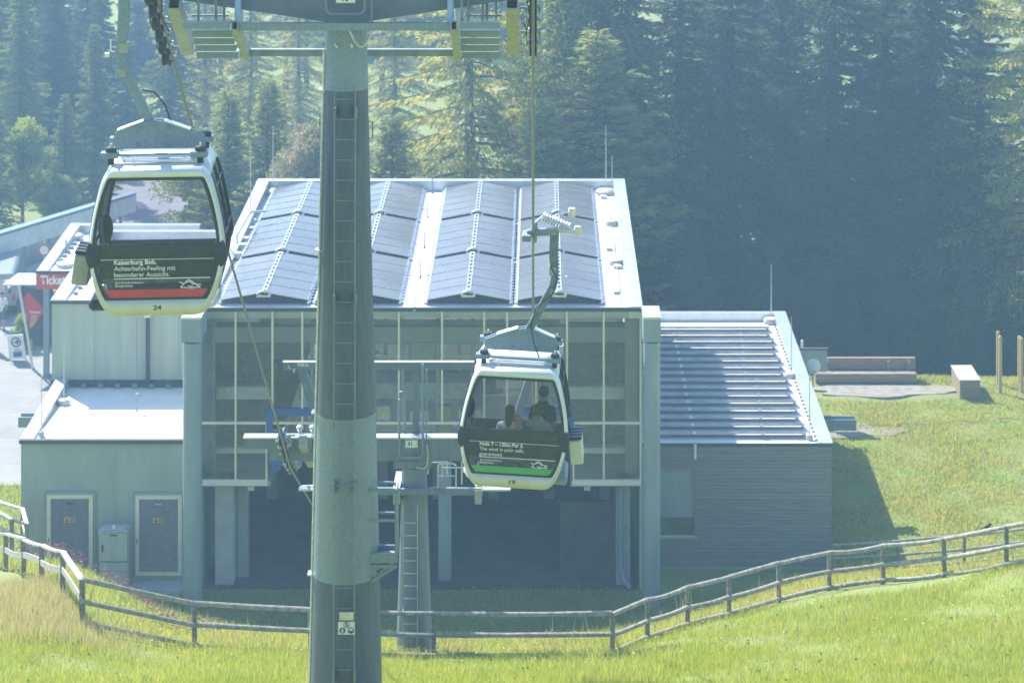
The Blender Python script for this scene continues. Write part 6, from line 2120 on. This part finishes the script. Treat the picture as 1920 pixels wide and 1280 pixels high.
for k in range(34):
    d = g_.uniform(150, 215)
    px = g_.uniform(-120, 2050)
    if 330 < px < 660 and d < 200: continue
    if 640 < px < 1240 and d < 190: continue
    if 1780 < px < 1990: continue
    tree(['spruce_dark', 'spruce_dark_b', 'spruce_mid_b'][k % 3], px, d, g_.uniform(17, 25), FARLAB, 'spruce_tree', 'far wood', 1.05)
for k in range(26):                                   # undergrowth along the dark wood edge
    px = 1200 + 800 * (k + g_.random()) / 26
    d = g_.uniform(108, 113)
    tree('spruce_dark_b' if k % 3 else 'spruce_dark', px, d, g_.uniform(4.0, 7.5), 'low shaded young spruce at the foot of the dark right hand wood', 'spruce_tree', 'undergrowth of the right hand wood', 1.2)
for px, d, hh, lab in ((70, 107.5, 2.2, 'yellow green bush beside the ticket kiosk roof'), (140, 113.5, 2.6, 'bright green bush between shed and kiosk'), (46, 106.5, 1.6, 'lime green shrub behind the leaning banner post')):
    tree('bush_yellow', px, d, hh, lab, 'shrub', 'forecourt shrubs', .9)

# ---------------------------------------------------------------- grass and flowers
def blades(name, label, n, xf, yf_, hmin, hmax, wmin, wmax, m, seed, cat_mask=None, lean=.35, kind='stuff', zoff=0.0, category='grass'):
    g = np.random.default_rng(seed)
    x, y = xf(g, n), yf_(g, n)
    if cat_mask is not None:
        k = cat_mask(x, y, g)
        x, y = x[k], y[k]
    n = len(x)
    z = H(x, y) - .02 + zoff
    P = np.stack([x, y, z], 1)
    hgt = g.uniform(hmin, hmax, n) * (0.75 + .5 * (np.sin(x * .9 + 1.3 * np.sin(y * .6)) * .5 + .5))
    w = g.uniform(wmin, wmax, n)
    a = g.uniform(0, math.pi, n)
    S = np.stack([np.cos(a), np.sin(a) * .6, np.zeros(n)], 1) * (w / 2)[:, None]
    ln = g.normal(size=(n, 2)) * lean
    mid = P + np.stack([ln[:, 0] * hgt * .3, ln[:, 1] * hgt * .3, hgt * .55], 1)
    tip = P + np.stack([ln[:, 0] * hgt, ln[:, 1] * hgt, hgt], 1)
    V = np.stack([P - S, P + S, mid + S * .8, tip, mid - S * .8], 1).reshape(-1, 3)
    i = np.arange(n) * 5
    F = np.concatenate([np.stack([i, i + 1, i + 2], 1), np.stack([i, i + 2, i + 4], 1), np.stack([i + 4, i + 2, i + 3], 1)])
    o = link(name, np_mesh(name, V, F, M[m]))
    tag(o, label, category, kind=kind)
    return x, y, P, hgt

def uni(a, c): return lambda g, n: g.uniform(a, c, n)
def hall_mask(x, y, g):
    inb = ((x > XA - .1) & (x < 10.2) & (y > D0 - .1)) | ((np.abs(x - XP) < .6) & (np.abs(y - DP) < .6)) | ((np.abs(x - XT) < .5) & (np.abs(y - DL) < .5))
    return ~inb & ~((x < -17.6) & (y > 88.3))
def near_mask(x, y, g):
    vis = np.abs(x + 0.6) < (y * .2326 + 4.0)
    return vis & hall_mask(x, y, g)
def dry_mask(x, y, g):
    p = x * FPX / y + CX
    q = (CAM_H - H(x, y)) * FPX / y + CY
    return (p < 420) & (y > 49)
dryp = lambda x, y: (np.sin(x * .8 + 1.0) + np.sin(y * .45 + x * .3)) > -.3
blades('grass', 'sunlit lime green grass on the near slope', 330000, uni(-16.5, 15.5), lambda g, n: 41.5 + 19 * g.random(n) ** 1.1, .06, .20, .006, .016, 'grass_blade', 31,
       lambda x, y, g: near_mask(x, y, g) & (y < np.interp(x, FX, FD) + 1.0))
blades('grass', 'longer meadow grass on the slope behind the wooden fence', 110000, uni(-20, 17), lambda g, n: g.uniform(52, 80, n), .12, .36, .014, .03, 'meadow_blade', 32,
       lambda x, y, g: near_mask(x, y, g) & (y >= np.interp(x, FX, FD)))
blades('grass', 'short mown grass of the field beside the timber annex', 120000, uni(10.2, 26), lambda g, n: g.uniform(79, 104, n), .06, .20, .02, .045, 'meadow_blade', 33,
       lambda x, y, g: near_mask(x, y, g) & ~(((x - 14.8) / 3.9) ** 2 + ((y - 99.9) / 1.5) ** 2 < 1))
blades('grass', 'green verge left of the low annex', 22000, uni(-26, -17.7), lambda g, n: g.uniform(74, 88.4, n), .08, .22, .02, .04, 'grass_blade', 34, near_mask)
blades('tall_grass', 'taller grass stalks standing out of the near slope', 26000, uni(-15, 13.5), lambda g, n: 42 + 19 * g.random(n), .18, .42, .006, .012, 'grass_tall', 36,
       lambda x, y, g: near_mask(x, y, g) & (y < np.interp(x, FX, FD) + 1.0) & (np.sin(x * 1.3 + np.sin(y)) + np.sin(y * .9 - x * .6) > g.uniform(-1.5, 1.5, len(x))), lean=.3)
x, y, P, hg = blades('dry_grass', 'pinkish dry seeding grass beside the left plank fence', 24000, uni(-16, -7.5), lambda g, n: g.uniform(48, 60, n), .22, .46, .008, .016, 'dry_grass_blade', 35,
       lambda x, y, g: near_mask(x, y, g) & (y < np.interp(x, FX, FD) + .3) & (g.random(len(x)) < np.clip((-8.6 - x) / 2.2 + .15 * np.sin(y * 2.1 + x), 0, 1)) & (y > 49.5 + .25 * (x + 12)), lean=.25)
def blossoms(name, label, n, xf, yf_, hh, size, m, seed, mask=None, category='flowers'):
    g = np.random.default_rng(seed)
    x, y = xf(g, n), yf_(g, n)
    cl = np.sin(x * 1.9 + 2 * np.sin(y * .8)) + np.sin(y * 1.3 - x * .7)
    k = cl > g.uniform(-1.2, 1.4, n)
    if mask is not None: k &= mask(x, y, g)
    x, y = x[k], y[k]
    n = len(x)
    P = np.stack([x, y, H(x, y) + g.uniform(hh[0], hh[1], n)], 1)
    s = g.uniform(size[0], size[1], n)[:, None]
    V = []
    for q in range(3):                                   # three crossed petals pairs
        a = q * math.pi / 3 + g.random(n) * .5
        d = np.stack([np.cos(a), np.sin(a), g.uniform(-.2, .5, n)], 1) * s
        up = np.stack([g.normal(size=n) * .3, g.normal(size=n) * .3, np.ones(n)], 1) * s * .6
        V.append(np.stack([P - d, P - up * .3, P + d, P + up], 1).reshape(-1, 3))
    o = link(name, arrays(V, M[m], name))
    tag(o, label, category, kind='stuff')
FN = lambda x, y, g: near_mask(x, y, g)
blossoms('yellow_flowers', 'yellow wildflowers scattered along the fences', 9000, uni(-15, 14), lambda g, n: g.uniform(47, 70, n), (.14, .40), (.010, .030), 'flower_yellow', 41,
         lambda x, y, g: near_mask(x, y, g) & (np.abs(y - np.interp(x, FX, FD)) < 3.2 + 3 * (x < -6)))
blossoms('yellow_flowers', 'small yellow flowers in the right hand field', 5000, uni(10.2, 21), lambda g, n: g.uniform(64, 97, n), (.12, .28), (.02, .04), 'flower_yellow', 42, FN)
blossoms('white_flowers', 'small white flowers in the shaded meadow and bank', 2600, uni(-16, 18), lambda g, n: g.uniform(50, 90, n), (.15, .32), (.015, .035), 'flower_white', 43, FN)
blossoms('purple_flowers', 'purple flowering weeds on the bank by the louvred doors', 3400, uni(-16.5, -9.0), lambda g, n: g.uniform(62, 73, n), (.25, .65), (.025, .06), 'flower_purple', 44,
         lambda x, y, g: near_mask(x, y, g) & (np.abs(y - np.interp(x, CRX, CRD)) < 1.8))
blades('tall_weeds', 'tall thin dry weed stalks beside the fence', 2400, uni(-14, 12), lambda g, n: g.uniform(54, 71, n), .45, .95, .012, .02, 'seed_head', 45,
       lambda x, y, g: near_mask(x, y, g) & (np.abs(y - np.interp(x, FX, FD) - 1.5) < 2.2) & (np.sin(x * 2.3) > .1), lean=.18, category='weeds')

blossoms('weeds', 'dark broad leaved weeds dotted through the near grass', 900, uni(-15, 13.5), lambda g, n: 42 + 18 * g.random(n), (.03, .12), (.015, .05), 'weed_leaf', 46, FN, category='weeds')
# ---------------------------------------------------------------- haze
b = MB()
b.box(-245, 245, -75, 485, -6, 56)
hm = bpy.data.materials.new('haze')
hm.use_nodes = True
hn = hm.node_tree
hn.nodes.remove(hn.nodes['Principled BSDF'])
pvn = hn.nodes.new('ShaderNodeVolumePrincipled')
pvn.inputs['Color'].default_value = (0.42, 0.70, 1.0, 1)
pvn.inputs['Density'].default_value = HAZE_DENSITY
pvn.inputs['Anisotropy'].default_value = 0.3
hn.links.new(pvn.outputs[0], hn.nodes['Material Output'].inputs['Volume'])
tag(b.build('haze', hm), 'thin summer haze in the valley', kind='stuff')
